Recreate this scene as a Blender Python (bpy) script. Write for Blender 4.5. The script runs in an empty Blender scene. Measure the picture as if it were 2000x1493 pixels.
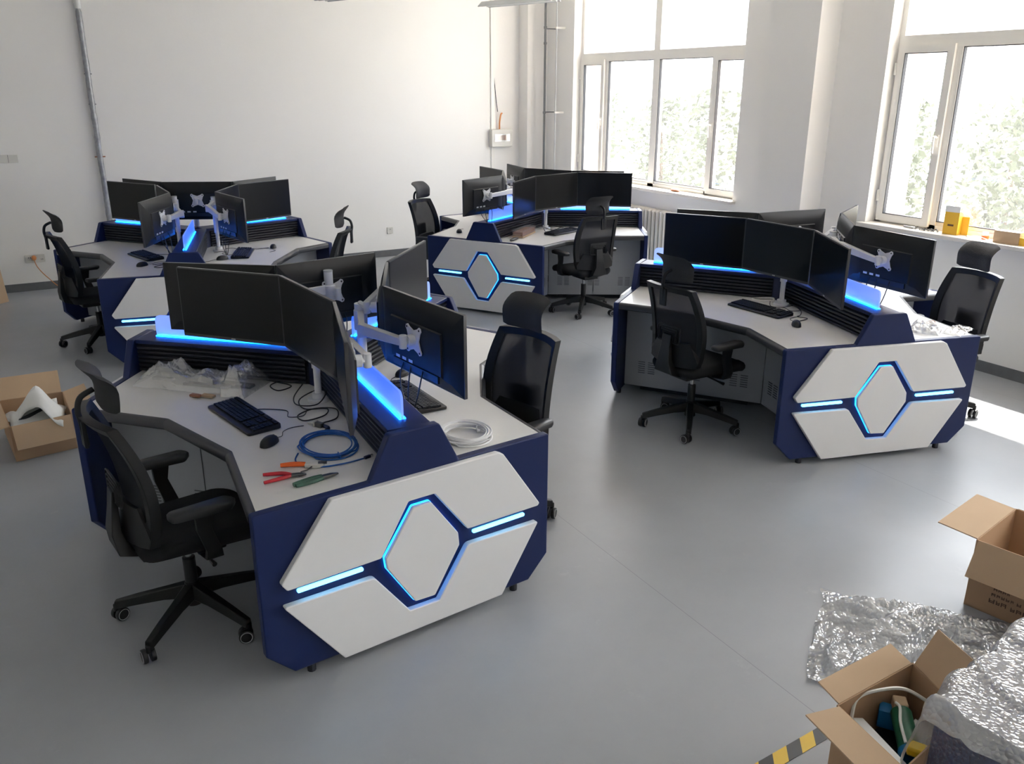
import bpy, bmesh, math, random
from mathutils import Vector, Matrix, noise
random.seed(7)
D = bpy.data; SC = bpy.context.scene; COL = SC.collection
PI = math.pi
rad = math.radians

# ------------------------------------------------------------ camera
cam = D.cameras.new('camera'); cam_o = D.objects.new('camera', cam); COL.objects.link(cam_o)
cam.sensor_width = 36.0; cam.sensor_fit = 'HORIZONTAL'; cam.lens = 36 * 1665.58 / 2000
cam.clip_start = 0.05; cam.clip_end = 200
right = Vector((0.870, -0.4928, 0.00226)); fwd = Vector((0.4661, 0.8226, -0.3260)).normalized()
right = (right - fwd * right.dot(fwd)).normalized(); up = right.cross(fwd)
cam_o.matrix_world = Matrix(((right.x, up.x, -fwd.x, 0), (right.y, up.y, -fwd.y, 0), (right.z, up.z, -fwd.z, 2.2164), (0, 0, 0, 1)))
SC.camera = cam_o

# ------------------------------------------------------------ sky, sun, exposure
world = D.worlds.new('sky'); SC.world = world; world.use_nodes = True
bg = world.node_tree.nodes['Background']
bg.inputs['Color'].default_value = (0.90, 0.95, 1.0, 1); _nt = world.node_tree; _tc = _nt.nodes.new('ShaderNodeTexCoord'); _dp = _nt.nodes.new('ShaderNodeVectorMath'); _dp.operation = 'DOT_PRODUCT'
_dp.inputs[1].default_value = (0.60, 0.55, 0.58)      # the sky is brightest around the sun
_mr = _nt.nodes.new('ShaderNodeMapRange'); _mr.inputs['From Min'].default_value = -0.35; _mr.inputs['From Max'].default_value = 1.0
_mr.inputs['To Min'].default_value = 3.0; _mr.inputs['To Max'].default_value = 9.0
_nt.links.new(_tc.outputs['Generated'], _dp.inputs[0]); _nt.links.new(_dp.outputs['Value'], _mr.inputs['Value']); _nt.links.new(_mr.outputs[0], bg.inputs['Strength'])
sun = D.lights.new('sun', 'SUN'); sun.energy = 9.0; sun.angle = rad(0.55); sun.color = (1.0, 0.95, 0.86)
sun_o = D.objects.new('sun', sun); COL.objects.link(sun_o)
sd = Vector((-0.74, -0.68, -1.33)).normalized()
sun_o.rotation_euler = sd.to_track_quat('-Z', 'Y').to_euler(); sun_o.location = (12, 12, 15)
vs = SC.view_settings
vs.view_transform = 'Standard'; vs.look = 'None'; vs.gamma = 1.0; vs.use_curve_mapping = False
vs.exposure = 0.86
SC.cycles.max_bounces = 10; SC.cycles.diffuse_bounces = 6; SC.cycles.transparent_max_bounces = 16
SC.cycles.use_denoising = True
SC.cycles.sample_clamp_indirect = 6.0

# ------------------------------------------------------------ materials
def mat(name, color, rough=0.5, metal=0.0, spec=0.5, emis=None, estr=0.0, trans=0.0, coat=0.0, noise_amt=0.0, nscale=8.0, bump=0.0, bscale=60.0, alpha=1.0):
    m = D.materials.new(name); m.use_nodes = True
    nt = m.node_tree; b = nt.nodes['Principled BSDF']
    c = (*color, 1.0)
    b.inputs['Base Color'].default_value = c
    b.inputs['Roughness'].default_value = rough; b.inputs['Metallic'].default_value = metal
    b.inputs['Specular IOR Level'].default_value = spec
    b.inputs['Transmission Weight'].default_value = trans
    b.inputs['Coat Weight'].default_value = coat
    b.inputs['Alpha'].default_value = alpha
    if emis: b.inputs['Emission Color'].default_value = (*emis, 1); b.inputs['Emission Strength'].default_value = estr
    tc = nt.nodes.new('ShaderNodeTexCoord')
    n = nt.nodes.new('ShaderNodeTexNoise'); n.inputs['Scale'].default_value = nscale; n.inputs['Detail'].default_value = 5
    nt.links.new(tc.outputs['Object'], n.inputs['Vector'])
    a = max(noise_amt, 0.02)
    mx = nt.nodes.new('ShaderNodeMix'); mx.data_type = 'RGBA'
    mx.inputs['A'].default_value = tuple(min(1, v * (1 - a)) for v in color) + (1,)
    mx.inputs['B'].default_value = tuple(min(1, v * (1 + a)) for v in color) + (1,)
    nt.links.new(n.outputs['Fac'], mx.inputs['Factor']); nt.links.new(mx.outputs['Result'], b.inputs['Base Color'])
    if bump:
        n2 = nt.nodes.new('ShaderNodeTexNoise'); n2.inputs['Scale'].default_value = bscale; n2.inputs['Detail'].default_value = 3
        nt.links.new(tc.outputs['Object'], n2.inputs['Vector'])
        bp = nt.nodes.new('ShaderNodeBump'); bp.inputs['Strength'].default_value = bump; bp.inputs['Distance'].default_value = 0.004
        nt.links.new(n2.outputs['Fac'], bp.inputs['Height']); nt.links.new(bp.outputs['Normal'], b.inputs['Normal'])
    return m

M = {}
M['wall'] = mat('plaster_white', (0.86, 0.845, 0.815), 0.8, noise_amt=0.03, nscale=1.3, bump=0.15, bscale=30)
M['wall_ext'] = mat('exterior_pink_render', (0.78, 0.60, 0.50), 0.9, noise_amt=0.06, bump=0.3)
M['ceil'] = mat('ceiling_white', (0.88, 0.87, 0.85), 0.9)
M['base'] = mat('grey_baseboard_paint', (0.13, 0.135, 0.14), 0.5, noise_amt=0.25, nscale=14)
M['upvc'] = mat('white_window_plastic', (0.84, 0.82, 0.77), 0.35)
M['sill'] = mat('cream_marble_sill', (0.75, 0.71, 0.65), 0.3, noise_amt=0.08, nscale=6)
M['navy'] = mat('navy_board', (0.009, 0.019, 0.088), 0.42, spec=0.3, noise_amt=0.05)
M['navy_in'] = mat('navy_board_inner', (0.012, 0.018, 0.06), 0.5)
M['white'] = mat('white_plate', (0.78, 0.78, 0.79), 0.38, spec=0.4, noise_amt=0.015)
M['desk'] = mat('warm_white_laminate', (0.76, 0.75, 0.73), 0.33, noise_amt=0.015)
M['edge'] = mat('charcoal_edge_band', (0.035, 0.036, 0.042), 0.38)
M['slat'] = mat('black_aluminium_slat', (0.022, 0.023, 0.030), 0.36, spec=0.5)
M['steel'] = mat('grey_steel_panel', (0.36, 0.38, 0.41), 0.45, noise_amt=0.02)
M['vent'] = mat('vent_slot_grey', (0.10, 0.11, 0.12), 0.6)  # dark grey of the louvre slots and door gap
M['fit_shade'] = mat('dark_fittings_and_shade', (0.03, 0.032, 0.04), 0.6)  # dark small fittings, and the painted shade strip under the modesty panels
M['led'] = mat('led_light_blue', (0.5, 0.8, 1.0), 0.5, emis=(0.10, 0.55, 1.0), estr=2.6)
M['ledb'] = mat('led_strip_blue', (0.1, 0.4, 1.0), 0.5, emis=(0.004, 0.20, 1.0), estr=7.5)
M['ledh'] = mat('led_hexagon_blue', (0.1, 0.5, 1.0), 0.5, emis=(0.01, 0.30, 1.0), estr=2.4)
M['blk'] = mat('black_plastic', (0.014, 0.014, 0.016), 0.42, noise_amt=0.05)
M['blk_frame'] = mat('dark_grey_nylon', (0.011, 0.011, 0.012), 0.45, spec=0.35, noise_amt=0.05)
M['screen'] = mat('black_screen_glass', (0.004, 0.004, 0.005), 0.28, spec=0.32)
M['bezel'] = mat('dark_bezel', (0.045, 0.045, 0.05), 0.3, spec=0.6)
M['seat'] = mat('black_seat_fabric', (0.010, 0.010, 0.012), 0.9, bump=0.5, bscale=400)
M['headpad'] = mat('black_head_mesh', (0.022, 0.022, 0.024), 0.7, bump=0.5, bscale=300)
M['arm'] = mat('white_painted_metal', (0.72, 0.73, 0.76), 0.32, spec=0.5)
M['chrome'] = mat('chrome', (0.6, 0.6, 0.62), 0.2, metal=1.0)
M['card'] = mat('cardboard', (0.46, 0.30, 0.18), 0.85, noise_amt=0.08, nscale=5, bump=0.1)
M['card_in'] = mat('cardboard_flap', (0.52, 0.37, 0.24), 0.85, noise_amt=0.06, nscale=6)
M['ink'] = mat('brown_print_ink', (0.10, 0.055, 0.035), 0.8)
M['blue_cable'] = mat('blue_cable_sheath', (0.01, 0.10, 0.42), 0.4)
M['white_cable'] = mat('white_cable_sheath', (0.80, 0.80, 0.80), 0.4)
M['red'] = mat('red_grip', (0.52, 0.012, 0.03), 0.4)
M['orange'] = mat('orange_grip', (0.85, 0.14, 0.015), 0.45)
M['green'] = mat('worn_green_grip', (0.035, 0.10, 0.07), 0.5, noise_amt=0.7, nscale=30)
M['metal'] = mat('dull_tool_steel', (0.16, 0.16, 0.16), 0.35, metal=0.9)
M['yellow'] = mat('yellow_card', (0.80, 0.47, 0.04), 0.55)
M['yellow2'] = mat('yellow_film', (0.85, 0.60, 0.02), 0.4)
M['ivory'] = mat('ivory_plastic', (0.68, 0.67, 0.62), 0.4)
M['galv'] = mat('grey_galvanised_pipe', (0.20, 0.205, 0.21), 0.4, metal=0.2, noise_amt=0.15)
M['foil'] = mat('crumpled_foil_wrap', (0.33, 0.34, 0.36), 0.4, metal=0.5, noise_amt=0.5, nscale=25, bump=0.9, bscale=50)
M['rad'] = mat('old_cream_radiator_paint', (0.70, 0.67, 0.62), 0.5, noise_amt=0.12, nscale=10)
M['lamp'] = mat('grey_lamp_housing', (0.50, 0.51, 0.52), 0.45)
M['rcord'] = mat('orange_power_cord', (0.62, 0.25, 0.09), 0.5)
M['darkgreen'] = mat('dark_green_plastic', (0.01, 0.10, 0.05), 0.4)
M['cyan'] = mat('blue_tape', (0.01, 0.16, 0.40), 0.4)
M['paper'] = mat('white_paper', (0.74, 0.75, 0.74), 0.6)
M['brown'] = mat('brown_wood_handle', (0.30, 0.13, 0.07), 0.5)
M['facade'] = mat('far_white_facade', (0.86, 0.84, 0.82), 0.9)
M['farwin'] = mat('far_window_grey', (0.30, 0.32, 0.36), 0.4)
M['ground'] = mat('pale_paving', (0.62, 0.59, 0.52), 0.9, noise_amt=0.15, nscale=0.7)
M['leaf'] = mat('leaf_green', (0.055, 0.07, 0.03), 0.7, noise_amt=0.4, nscale=3)
M['bark'] = mat('bark', (0.15, 0.10, 0.07), 0.9)

def floor_mat():
    m = D.materials.new('grey_vinyl_floor'); m.use_nodes = True; nt = m.node_tree; b = nt.nodes['Principled BSDF']
    N = nt.nodes.new; L = nt.links.new
    tc = N('ShaderNodeTexCoord'); n = N('ShaderNodeTexNoise'); n.inputs['Scale'].default_value = 0.9; n.inputs['Detail'].default_value = 8
    n.inputs['Roughness'].default_value = 0.62
    L(tc.outputs['Object'], n.inputs['Vector'])
    r = N('ShaderNodeValToRGB'); r.color_ramp.elements[0].position = 0.30; r.color_ramp.elements[0].color = (0.30, 0.315, 0.335, 1)
    r.color_ramp.elements[1].position = 0.72; r.color_ramp.elements[1].color = (0.36, 0.375, 0.40, 1)
    L(n.outputs['Fac'], r.inputs['Fac'])
    # scuffs
    n3 = N('ShaderNodeTexNoise'); n3.inputs['Scale'].default_value = 3.2; n3.inputs['Detail'].default_value = 12; n3.inputs['Roughness'].default_value = 0.8
    L(tc.outputs['Object'], n3.inputs['Vector'])
    r3 = N('ShaderNodeValToRGB'); r3.color_ramp.elements[0].position = 0.60; r3.color_ramp.elements[0].color = (0, 0, 0, 1)
    r3.color_ramp.elements[1].position = 0.74; r3.color_ramp.elements[1].color = (0.35, 0.35, 0.35, 1)
    L(n3.outputs['Fac'], r3.inputs['Fac'])
    mx = N('ShaderNodeMix'); mx.data_type = 'RGBA'; mx.inputs['B'].default_value = (0.52, 0.53, 0.54, 1)
    L(r3.outputs['Color'], mx.inputs['Factor']); L(r.outputs['Color'], mx.inputs['A'])
    # welded seams every 2.01 m in x
    sx = N('ShaderNodeSeparateXYZ'); L(tc.outputs['Object'], sx.inputs[0])
    a = N('ShaderNodeMath'); a.operation = 'ADD'; a.inputs[1].default_value = -2.285 + 2.01 * 10 + 1.005; L(sx.outputs['X'], a.inputs[0])
    mo = N('ShaderNodeMath'); mo.operation = 'MODULO'; mo.inputs[1].default_value = 2.01; L(a.outputs[0], mo.inputs[0])
    s = N('ShaderNodeMath'); s.operation = 'SUBTRACT'; s.inputs[1].default_value = 1.005; L(mo.outputs[0], s.inputs[0])
    ab = N('ShaderNodeMath'); ab.operation = 'ABSOLUTE'; L(s.outputs[0], ab.inputs[0])
    l0 = N('ShaderNodeMath'); l0.operation = 'LESS_THAN'; l0.inputs[1].default_value = 0.0016; L(ab.outputs[0], l0.inputs[0])
    g0 = N('ShaderNodeMath'); g0.operation = 'GREATER_THAN'; g0.inputs[1].default_value = 1.5; L(sx.outputs['X'], g0.inputs[0])
    lt = N('ShaderNodeMath'); lt.operation = 'MULTIPLY'; L(l0.outputs[0], lt.inputs[0]); L(g0.outputs[0], lt.inputs[1])
    mx2 = N('ShaderNodeMix'); mx2.data_type = 'RGBA'; mx2.inputs['B'].default_value = (0.22, 0.23, 0.25, 1)
    L(lt.outputs[0], mx2.inputs['Factor']); L(mx.outputs['Result'], mx2.inputs['A']); L(mx2.outputs['Result'], b.inputs['Base Color'])
    rr = N('ShaderNodeMapRange'); rr.inputs['To Min'].default_value = 0.29; rr.inputs['To Max'].default_value = 0.42
    L(n3.outputs['Fac'], rr.inputs['Value']); L(rr.outputs[0], b.inputs['Roughness'])
    b.inputs['Specular IOR Level'].default_value = 0.45
    return m
M['floor'] = floor_mat()

def veil_mat(name, t, col, rough=0.05, diff=(0.9, 0.9, 0.88), bump=0.0, bscale=40.0, gloss=0.08, vor=False):
    """thin see-through sheet: transparent + a little diffuse/translucent scatter + gloss"""
    m = D.materials.new(name); m.use_nodes = True; nt = m.node_tree; nt.nodes.clear(); N = nt.nodes.new; L = nt.links.new
    out = N('ShaderNodeOutputMaterial'); tr = N('ShaderNodeBsdfTransparent'); tr.inputs[0].default_value = (*col, 1)
    tl = N('ShaderNodeBsdfTranslucent'); tl.inputs[0].default_value = (*diff, 1)
    df = N('ShaderNodeBsdfDiffuse'); df.inputs[0].default_value = (*diff, 1)
    gl = N('ShaderNodeBsdfGlossy'); gl.inputs['Roughness'].default_value = rough
    m0 = N('ShaderNodeMixShader'); m0.inputs[0].default_value = 0.5; L(tl.outputs[0], m0.inputs[1]); L(df.outputs[0], m0.inputs[2])
    m1 = N('ShaderNodeMixShader'); m1.inputs[0].default_value = t; L(tr.outputs[0], m1.inputs[1]); L(m0.outputs[0], m1.inputs[2])
    m2 = N('ShaderNodeMixShader'); m2.inputs[0].default_value = gloss; L(m1.outputs[0], m2.inputs[1]); L(gl.outputs[0], m2.inputs[2])
    L(m2.outputs[0], out.inputs[0])
    if bump:
        tc = N('ShaderNodeTexCoord'); bp = N('ShaderNodeBump'); bp.inputs['Strength'].default_value = bump; bp.inputs['Distance'].default_value = 0.006
        if vor:
            v = N('ShaderNodeTexVoronoi'); v.inputs['Scale'].default_value = bscale; L(tc.outputs['Object'], v.inputs['Vector']); L(v.outputs['Distance'], bp.inputs['Height'])
            bp.invert = True
        else:
            v = N('ShaderNodeTexNoise'); v.inputs['Scale'].default_value = bscale; v.inputs['Detail'].default_value = 4; L(tc.outputs['Object'], v.inputs['Vector']); L(v.outputs['Fac'], bp.inputs['Height'])
        for nn in (df, gl): L(bp.outputs['Normal'], nn.inputs['Normal'])
    return m
M['glass'] = veil_mat('haze_veil_glass', 0.05, (1, 1, 1), gloss=0.03, rough=0.02)  # white haze mixed into the glass to pale the trees, not dust
M['film'] = veil_mat('clear_poly_bag', 0.30, (0.95, 0.96, 0.97), rough=0.12, bump=1.0, bscale=22, gloss=0.32)
M['bubble'] = veil_mat('bubble_wrap', 0.42, (0.93, 0.94, 0.96), rough=0.09, bump=1.0, bscale=62, gloss=0.36, vor=True, diff=(0.8, 0.8, 0.82))
M['film2'] = veil_mat('clear_bubble_film', 0.13, (0.95, 0.96, 0.98), rough=0.12, bump=1.0, bscale=62, gloss=0.12, vor=True, diff=(0.8, 0.8, 0.85))
M['clearbox'] = veil_mat('clear_plastic', 0.15, (0.95, 0.96, 0.96), rough=0.08, gloss=0.15)
M['mesh'] = veil_mat('black_chair_mesh', 0.93, (1, 1, 1), rough=0.5, gloss=0.01, diff=(0.022, 0.022, 0.025))

def acrylic():
    m = D.materials.new('frosted_acrylic'); m.use_nodes = True; nt = m.node_tree; nt.nodes.clear(); N = nt.nodes.new; L = nt.links.new
    out = N('ShaderNodeOutputMaterial')
    tr = N('ShaderNodeBsdfTransparent'); tl = N('ShaderNodeBsdfTranslucent'); tl.inputs[0].default_value = (0.80, 0.86, 1.0, 1)
    df = N('ShaderNodeBsdfDiffuse'); df.inputs[0].default_value = (0.72, 0.80, 1.0, 1)
    a = N('ShaderNodeMixShader'); a.inputs[0].default_value = 0.5; L(tl.outputs[0], a.inputs[1]); L(df.outputs[0], a.inputs[2])
    b = N('ShaderNodeMixShader'); b.inputs[0].default_value = 0.80; L(tr.outputs[0], b.inputs[1]); L(a.outputs[0], b.inputs[2])
    em = N('ShaderNodeEmission'); em.inputs[0].default_value = (0.015, 0.17, 1.0, 1); em.inputs[1].default_value = 0.22  # even blue glow put in for LED light scattered inside the acrylic
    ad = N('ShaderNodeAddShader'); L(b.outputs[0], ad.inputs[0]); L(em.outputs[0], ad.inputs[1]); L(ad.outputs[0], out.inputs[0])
    return m
M['acrylic'] = acrylic()

def hazard():
    m = D.materials.new('yellow_black_hazard_tape'); m.use_nodes = True; nt = m.node_tree; b = nt.nodes['Principled BSDF']; N = nt.nodes.new; L = nt.links.new
    tc = N('ShaderNodeTexCoord'); sx = N('ShaderNodeSeparateXYZ'); L(tc.outputs['Object'], sx.inputs[0])
    ad = N('ShaderNodeMath'); ad.operation = 'ADD'; L(sx.outputs['X'], ad.inputs[0])
    mu = N('ShaderNodeMath'); mu.operation = 'MULTIPLY'; mu.inputs[1].default_value = -0.9; L(sx.outputs['Y'], mu.inputs[0]); L(mu.outputs[0], ad.inputs[1])
    a2 = N('ShaderNodeMath'); a2.operation = 'ADD'; a2.inputs[1].default_value = 10.0; L(ad.outputs[0], a2.inputs[0])
    mo = N('ShaderNodeMath'); mo.operation = 'MODULO'; mo.inputs[1].default_value = 0.142; L(a2.outputs[0], mo.inputs[0])
    lt = N('ShaderNodeMath'); lt.operation = 'LESS_THAN'; lt.inputs[1].default_value = 0.071; L(mo.outputs[0], lt.inputs[0])
    mx = N('ShaderNodeMix'); mx.data_type = 'RGBA'; mx.inputs['A'].default_value = (0.035, 0.035, 0.035, 1); mx.inputs['B'].default_value = (0.80, 0.52, 0.02, 1)
    L(lt.outputs[0], mx.inputs['Factor']); L(mx.outputs['Result'], b.inputs['Base Color']); b.inputs['Roughness'].default_value = 0.45
    return m
M['hazard'] = hazard()

# ------------------------------------------------------------ mesh helpers
class MB:
    def __init__(s): s.v = []; s.f = []
    def add(s, vs, fs):
        o = len(s.v); s.v += [tuple(v) for v in vs]; s.f += [tuple(i + o for i in f) for f in fs]; return s
    def box(s, c, size, rot=None):
        x, y, z = [k / 2 for k in size]; vs = [Vector(p) for p in ((-x, -y, -z), (x, -y, -z), (x, y, -z), (-x, y, -z), (-x, -y, z), (x, -y, z), (x, y, z), (-x, y, z))]
        if rot is not None: vs = [rot @ v for v in vs]
        c = Vector(c)
        return s.add([v + c for v in vs], [(0, 3, 2, 1), (4, 5, 6, 7), (0, 1, 5, 4), (1, 2, 6, 5), (2, 3, 7, 6), (3, 0, 4, 7)])
    def b2(s, lo, hi): return s.box([(a + b) / 2 for a, b in zip(lo, hi)], [abs(b - a) for a, b in zip(lo, hi)])
    def prism(s, pts, f0, f1):
        """pts 2D polygon; f0/f1 map 2D point -> 3D for both ends"""
        n = len(pts); vs = [f0(*p) for p in pts] + [f1(*p) for p in pts]
        fs = [tuple(range(n - 1, -1, -1)), tuple(range(n, 2 * n))] + [(i, (i + 1) % n, n + (i + 1) % n, n + i) for i in range(n)]
        return s.add(vs, fs)
    def tube(s, pts, r, n=8, closed=False, caps=True):
        pts = [Vector(p) for p in pts]; rs = r if isinstance(r, (list, tuple)) else [r] * len(pts); rings = []
        prev = None; vs = []
        for i, p in enumerate(pts):
            if closed: d = pts[(i + 1) % len(pts)] - pts[i - 1]
            else: d = pts[min(i + 1, len(pts) - 1)] - pts[max(i - 1, 0)]
            if d.length < 1e-9: d = Vector((0, 0, 1))
            d.normalize()
            if prev is None: a = d.orthogonal().normalized()
            else:
                a = prev - d * prev.dot(d)
                a = a.normalized() if a.length > 1e-6 else d.orthogonal().normalized()
            prev = a; b = d.cross(a)
            for k in range(n):
                t = 2 * PI * k / n; vs.append(p + (a * math.cos(t) + b * math.sin(t)) * rs[i])
        fs = []; m = len(pts)
        for i in range(m if closed else m - 1):
            j = (i + 1) % m
            for k in range(n): fs.append((i * n + k, i * n + (k + 1) % n, j * n + (k + 1) % n, j * n + k))
        if caps and not closed: fs += [tuple(range(n - 1, -1, -1)), tuple(range((m - 1) * n, m * n))]
        return s.add(vs, fs)
    def cyl(s, a, b, r, n=16, r2=None): return s.tube([a, b], [r, r if r2 is None else r2], n)
    def loft(s, secs, closed_ends=True):
        n = len(secs[0]); vs = [v for q in secs for v in q]; fs = []
        for i in range(len(secs) - 1):
            for k in range(n): fs.append((i * n + k, i * n + (k + 1) % n, (i + 1) * n + (k + 1) % n, (i + 1) * n + k))
        if closed_ends: fs += [tuple(range(n - 1, -1, -1)), tuple(range((len(secs) - 1) * n, len(secs) * n))]
        return s.add(vs, fs)
    def ell(s, c, r, nu=16, nv=10, rot=None, zmin=-1.0, p=1.0):
        vs = []; fs = []
        for j in range(nv + 1):
            ph = -PI / 2 + PI * j / nv; sz = max(math.sin(ph), zmin)
            for i in range(nu):
                th = 2 * PI * i / nu
                cx = math.copysign(abs(math.cos(th)) ** p, math.cos(th)); cy = math.copysign(abs(math.sin(th)) ** p, math.sin(th))
                cc = math.cos(ph) ** p if math.cos(ph) > 0 else 0
                v = Vector((cx * cc * r[0], cy * cc * r[1], math.copysign(abs(sz) ** p, sz) * r[2]))
                if rot is not None: v = rot @ v
                vs.append(v + Vector(c))
        for j in range(nv):
            for i in range(nu): fs.append((j * nu + i, j * nu + (i + 1) % nu, (j + 1) * nu + (i + 1) % nu, (j + 1) * nu + i))
        return s.add(vs, fs)
    def grid(s, fn, nu, nv):
        vs = [fn(i / nu, j / nv) for j in range(nv + 1) for i in range(nu + 1)]
        return s.add(vs, [(j * (nu + 1) + i, j * (nu + 1) + i + 1, (j + 1) * (nu + 1) + i + 1, (j + 1) * (nu + 1) + i) for j in range(nv) for i in range(nu)])
    def build(s, name, material, parent=None, bevel=0.0, smooth=True, ang=35, solid=0.0, off=None, sub=0):
        me = D.meshes.new(name); vs = s.v
        if off is not None: vs = [(v[0] - off[0], v[1] - off[1], v[2] - off[2]) for v in vs]
        me.from_pydata(vs, [], s.f); me.update()
        bm = bmesh.new(); bm.from_mesh(me)
        bmesh.ops.remove_doubles(bm, verts=bm.verts, dist=1e-6)
        bmesh.ops.recalc_face_normals(bm, faces=bm.faces); bm.to_mesh(me); bm.free()
        if smooth:
            for p in me.polygons: p.use_smooth = True
            me.set_sharp_from_angle(angle=rad(ang))
        me.materials.append(M[material])
        o = D.objects.new(name, me); COL.objects.link(o)
        if parent: o.parent = parent
        if solid: md = o.modifiers.new('solid', 'SOLIDIFY'); md.thickness = solid; md.offset = 0
        if bevel:
            md = o.modifiers.new('bevel', 'BEVEL'); md.width = bevel; md.segments = 2; md.limit_method = 'ANGLE'; md.angle_limit = rad(40)
            md.harden_normals = False
        if sub: md = o.modifiers.new('sub', 'SUBSURF'); md.levels = sub; md.render_levels = sub
        return o

def tag(o, label, cat, group=None):
    o['label'] = label; o['category'] = cat
    if group: o['group'] = group
    return o
def thing(name, loc, rz, label, cat, group=None):
    o = D.objects.new(name, None); COL.objects.link(o); o.location = loc; o.rotation_euler = (0, 0, rz); o.empty_display_size = 0.1
    return tag(o, label, cat, group)
def struct(o): o['kind'] = 'structure'; return o
def copy_tree(o, parent=None):
    c = o.copy(); COL.objects.link(c)
    if parent is not None: c.parent = parent
    for ch in list(o.children): copy_tree(ch, c)
    return c
def rpoly(pts, r, n=5):
    out = []; m = len(pts)
    for i in range(m):
        rr = r[i] if isinstance(r, (list, tuple)) else r
        p = Vector(pts[i]); a = Vector(pts[i - 1]) - p; b = Vector(pts[(i + 1) % m]) - p
        if rr <= 0: out.append((p.x, p.y)); continue
        la, lb = a.length, b.length; a.normalize(); b.normalize(); th = a.angle(b)
        t = min(rr / math.tan(th / 2), la * 0.45, lb * 0.45)
        p0 = p + a * t; p1 = p + b * t
        for k in range(n + 1):
            u = k / n; q = (1 - u) ** 2 * p0 + 2 * u * (1 - u) * p + u * u * p1; out.append((q.x, q.y))
    return out
def smooth_path(pts, n=8):
    pts = [Vector(p) for p in pts]; out = []
    for i in range(len(pts) - 1):
        p0 = pts[max(i - 1, 0)]; p1 = pts[i]; p2 = pts[i + 1]; p3 = pts[min(i + 2, len(pts) - 1)]
        for k in range(n):
            t = k / n; out.append(0.5 * ((2 * p1) + (p2 - p0) * t + (2 * p0 - 5 * p1 + 4 * p2 - p3) * t * t + (3 * p1 - p0 - 3 * p2 + p3) * t ** 3))
    out.append(pts[-1]); return out

# ------------------------------------------------------------ room shell
XR, YL = 6.71, 11.10           # window wall plane, long left wall plane
X0, Y0, ZC = -3.6, -9.0, 4.0
struct(MB().b2((X0 - .3, Y0 - .3, -0.12), (XR + .4, YL + .3, 0)).build('floor', 'floor'))
struct(MB().b2((X0 - .3, Y0 - .3, ZC), (XR + .4, YL + .3, ZC + 0.15)).build('ceiling', 'ceil'))
struct(MB().b2((X0 - .3, YL, 0), (XR + .4, YL + 0.25, ZC)).build('wall_left', 'wall'))
struct(MB().b2((X0 - .25, Y0, 0), (X0, YL, ZC)).build('wall_back', 'wall'))
struct(MB().b2((X0 - .3, Y0 - 0.25, 0), (XR + .4, Y0, ZC)).build('wall_near', 'wall'))
WIN = [(7.0, 10.19), (2.05, 5.27), (-2.9, 0.32), (-7.85, -4.63)]; ZS, ZT = 1.045, 3.80; XW = 6.98  # last two windows are unseen, added to even out the daylight
w = MB()
w.b2((XR, Y0, 0), (XW, YL, ZS)); w.b2((XR, Y0, ZT), (XW, YL, ZC))
ys = [YL] + [v for a, b in WIN for v in (b, a)] + [Y0]
for i in range(0, len(ys), 2): w.b2((XR, ys[i + 1], ZS), (XW, ys[i], ZT))
# pilasters
w.b2((6.44, 5.81, 0), (XR, 6.42, ZC)); w.b2((6.39, 10.86, 0), (XR, YL, ZC)); w.b2((6.44, 0.86, 0), (XR, 1.47, ZC)); w.b2((6.44, -4.09, 0), (XR, -3.48, ZC))
struct(w.build('wall_right', 'wall'))
w = MB()
for a, b in WIN:
    w.b2((XW, b, ZS - .1), (XW + .26, b + 0.9, ZT + .2)); w.b2((XW, a - 0.9, ZS - .1), (XW + .26, a, ZT + .2))
w.b2((XW, Y0, -.3), (XW + .26, YL, ZS - .1)); w.b2((XW, Y0, ZT), (XW + .26, YL, ZC + .3))
w.b2((XW, Y0, 3.66), (XW + .50, YL, 3.80))  # unseen ledge added to keep high sun out of the upper panes
struct(w.build('trim_1', 'wall_ext'))['label'] = 'pink rendered outer wall reveal and added unseen sun-blocking ledge'
bb = MB(); bb.b2((X0, YL - .012, 0), (6.39, YL, 0.09)); struct(bb.build('baseboard_left', 'base'))
bb = MB()
for a, b in ((YL - .24, 6.42), (5.81, 1.47), (.86, Y0)): bb.b2((XR - .012, b, 0), (XR, a, 0.09))
for a, b in ((6.42, 5.81), (1.47, .86)): bb.b2((6.44 - .012, b - .012, 0), (6.44, a + .012, 0.09)); bb.b2((6.44, b - .012, 0), (XR, b, .09)); bb.b2((6.44, a, 0), (XR, a + .012, .09))
bb.b2((6.378, 10.848, 0), (6.39, YL, .09)); bb.b2((6.39, 10.848, 0), (XR, 10.86, .09))
struct(bb.build('baseboard_right', 'base'))

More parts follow.
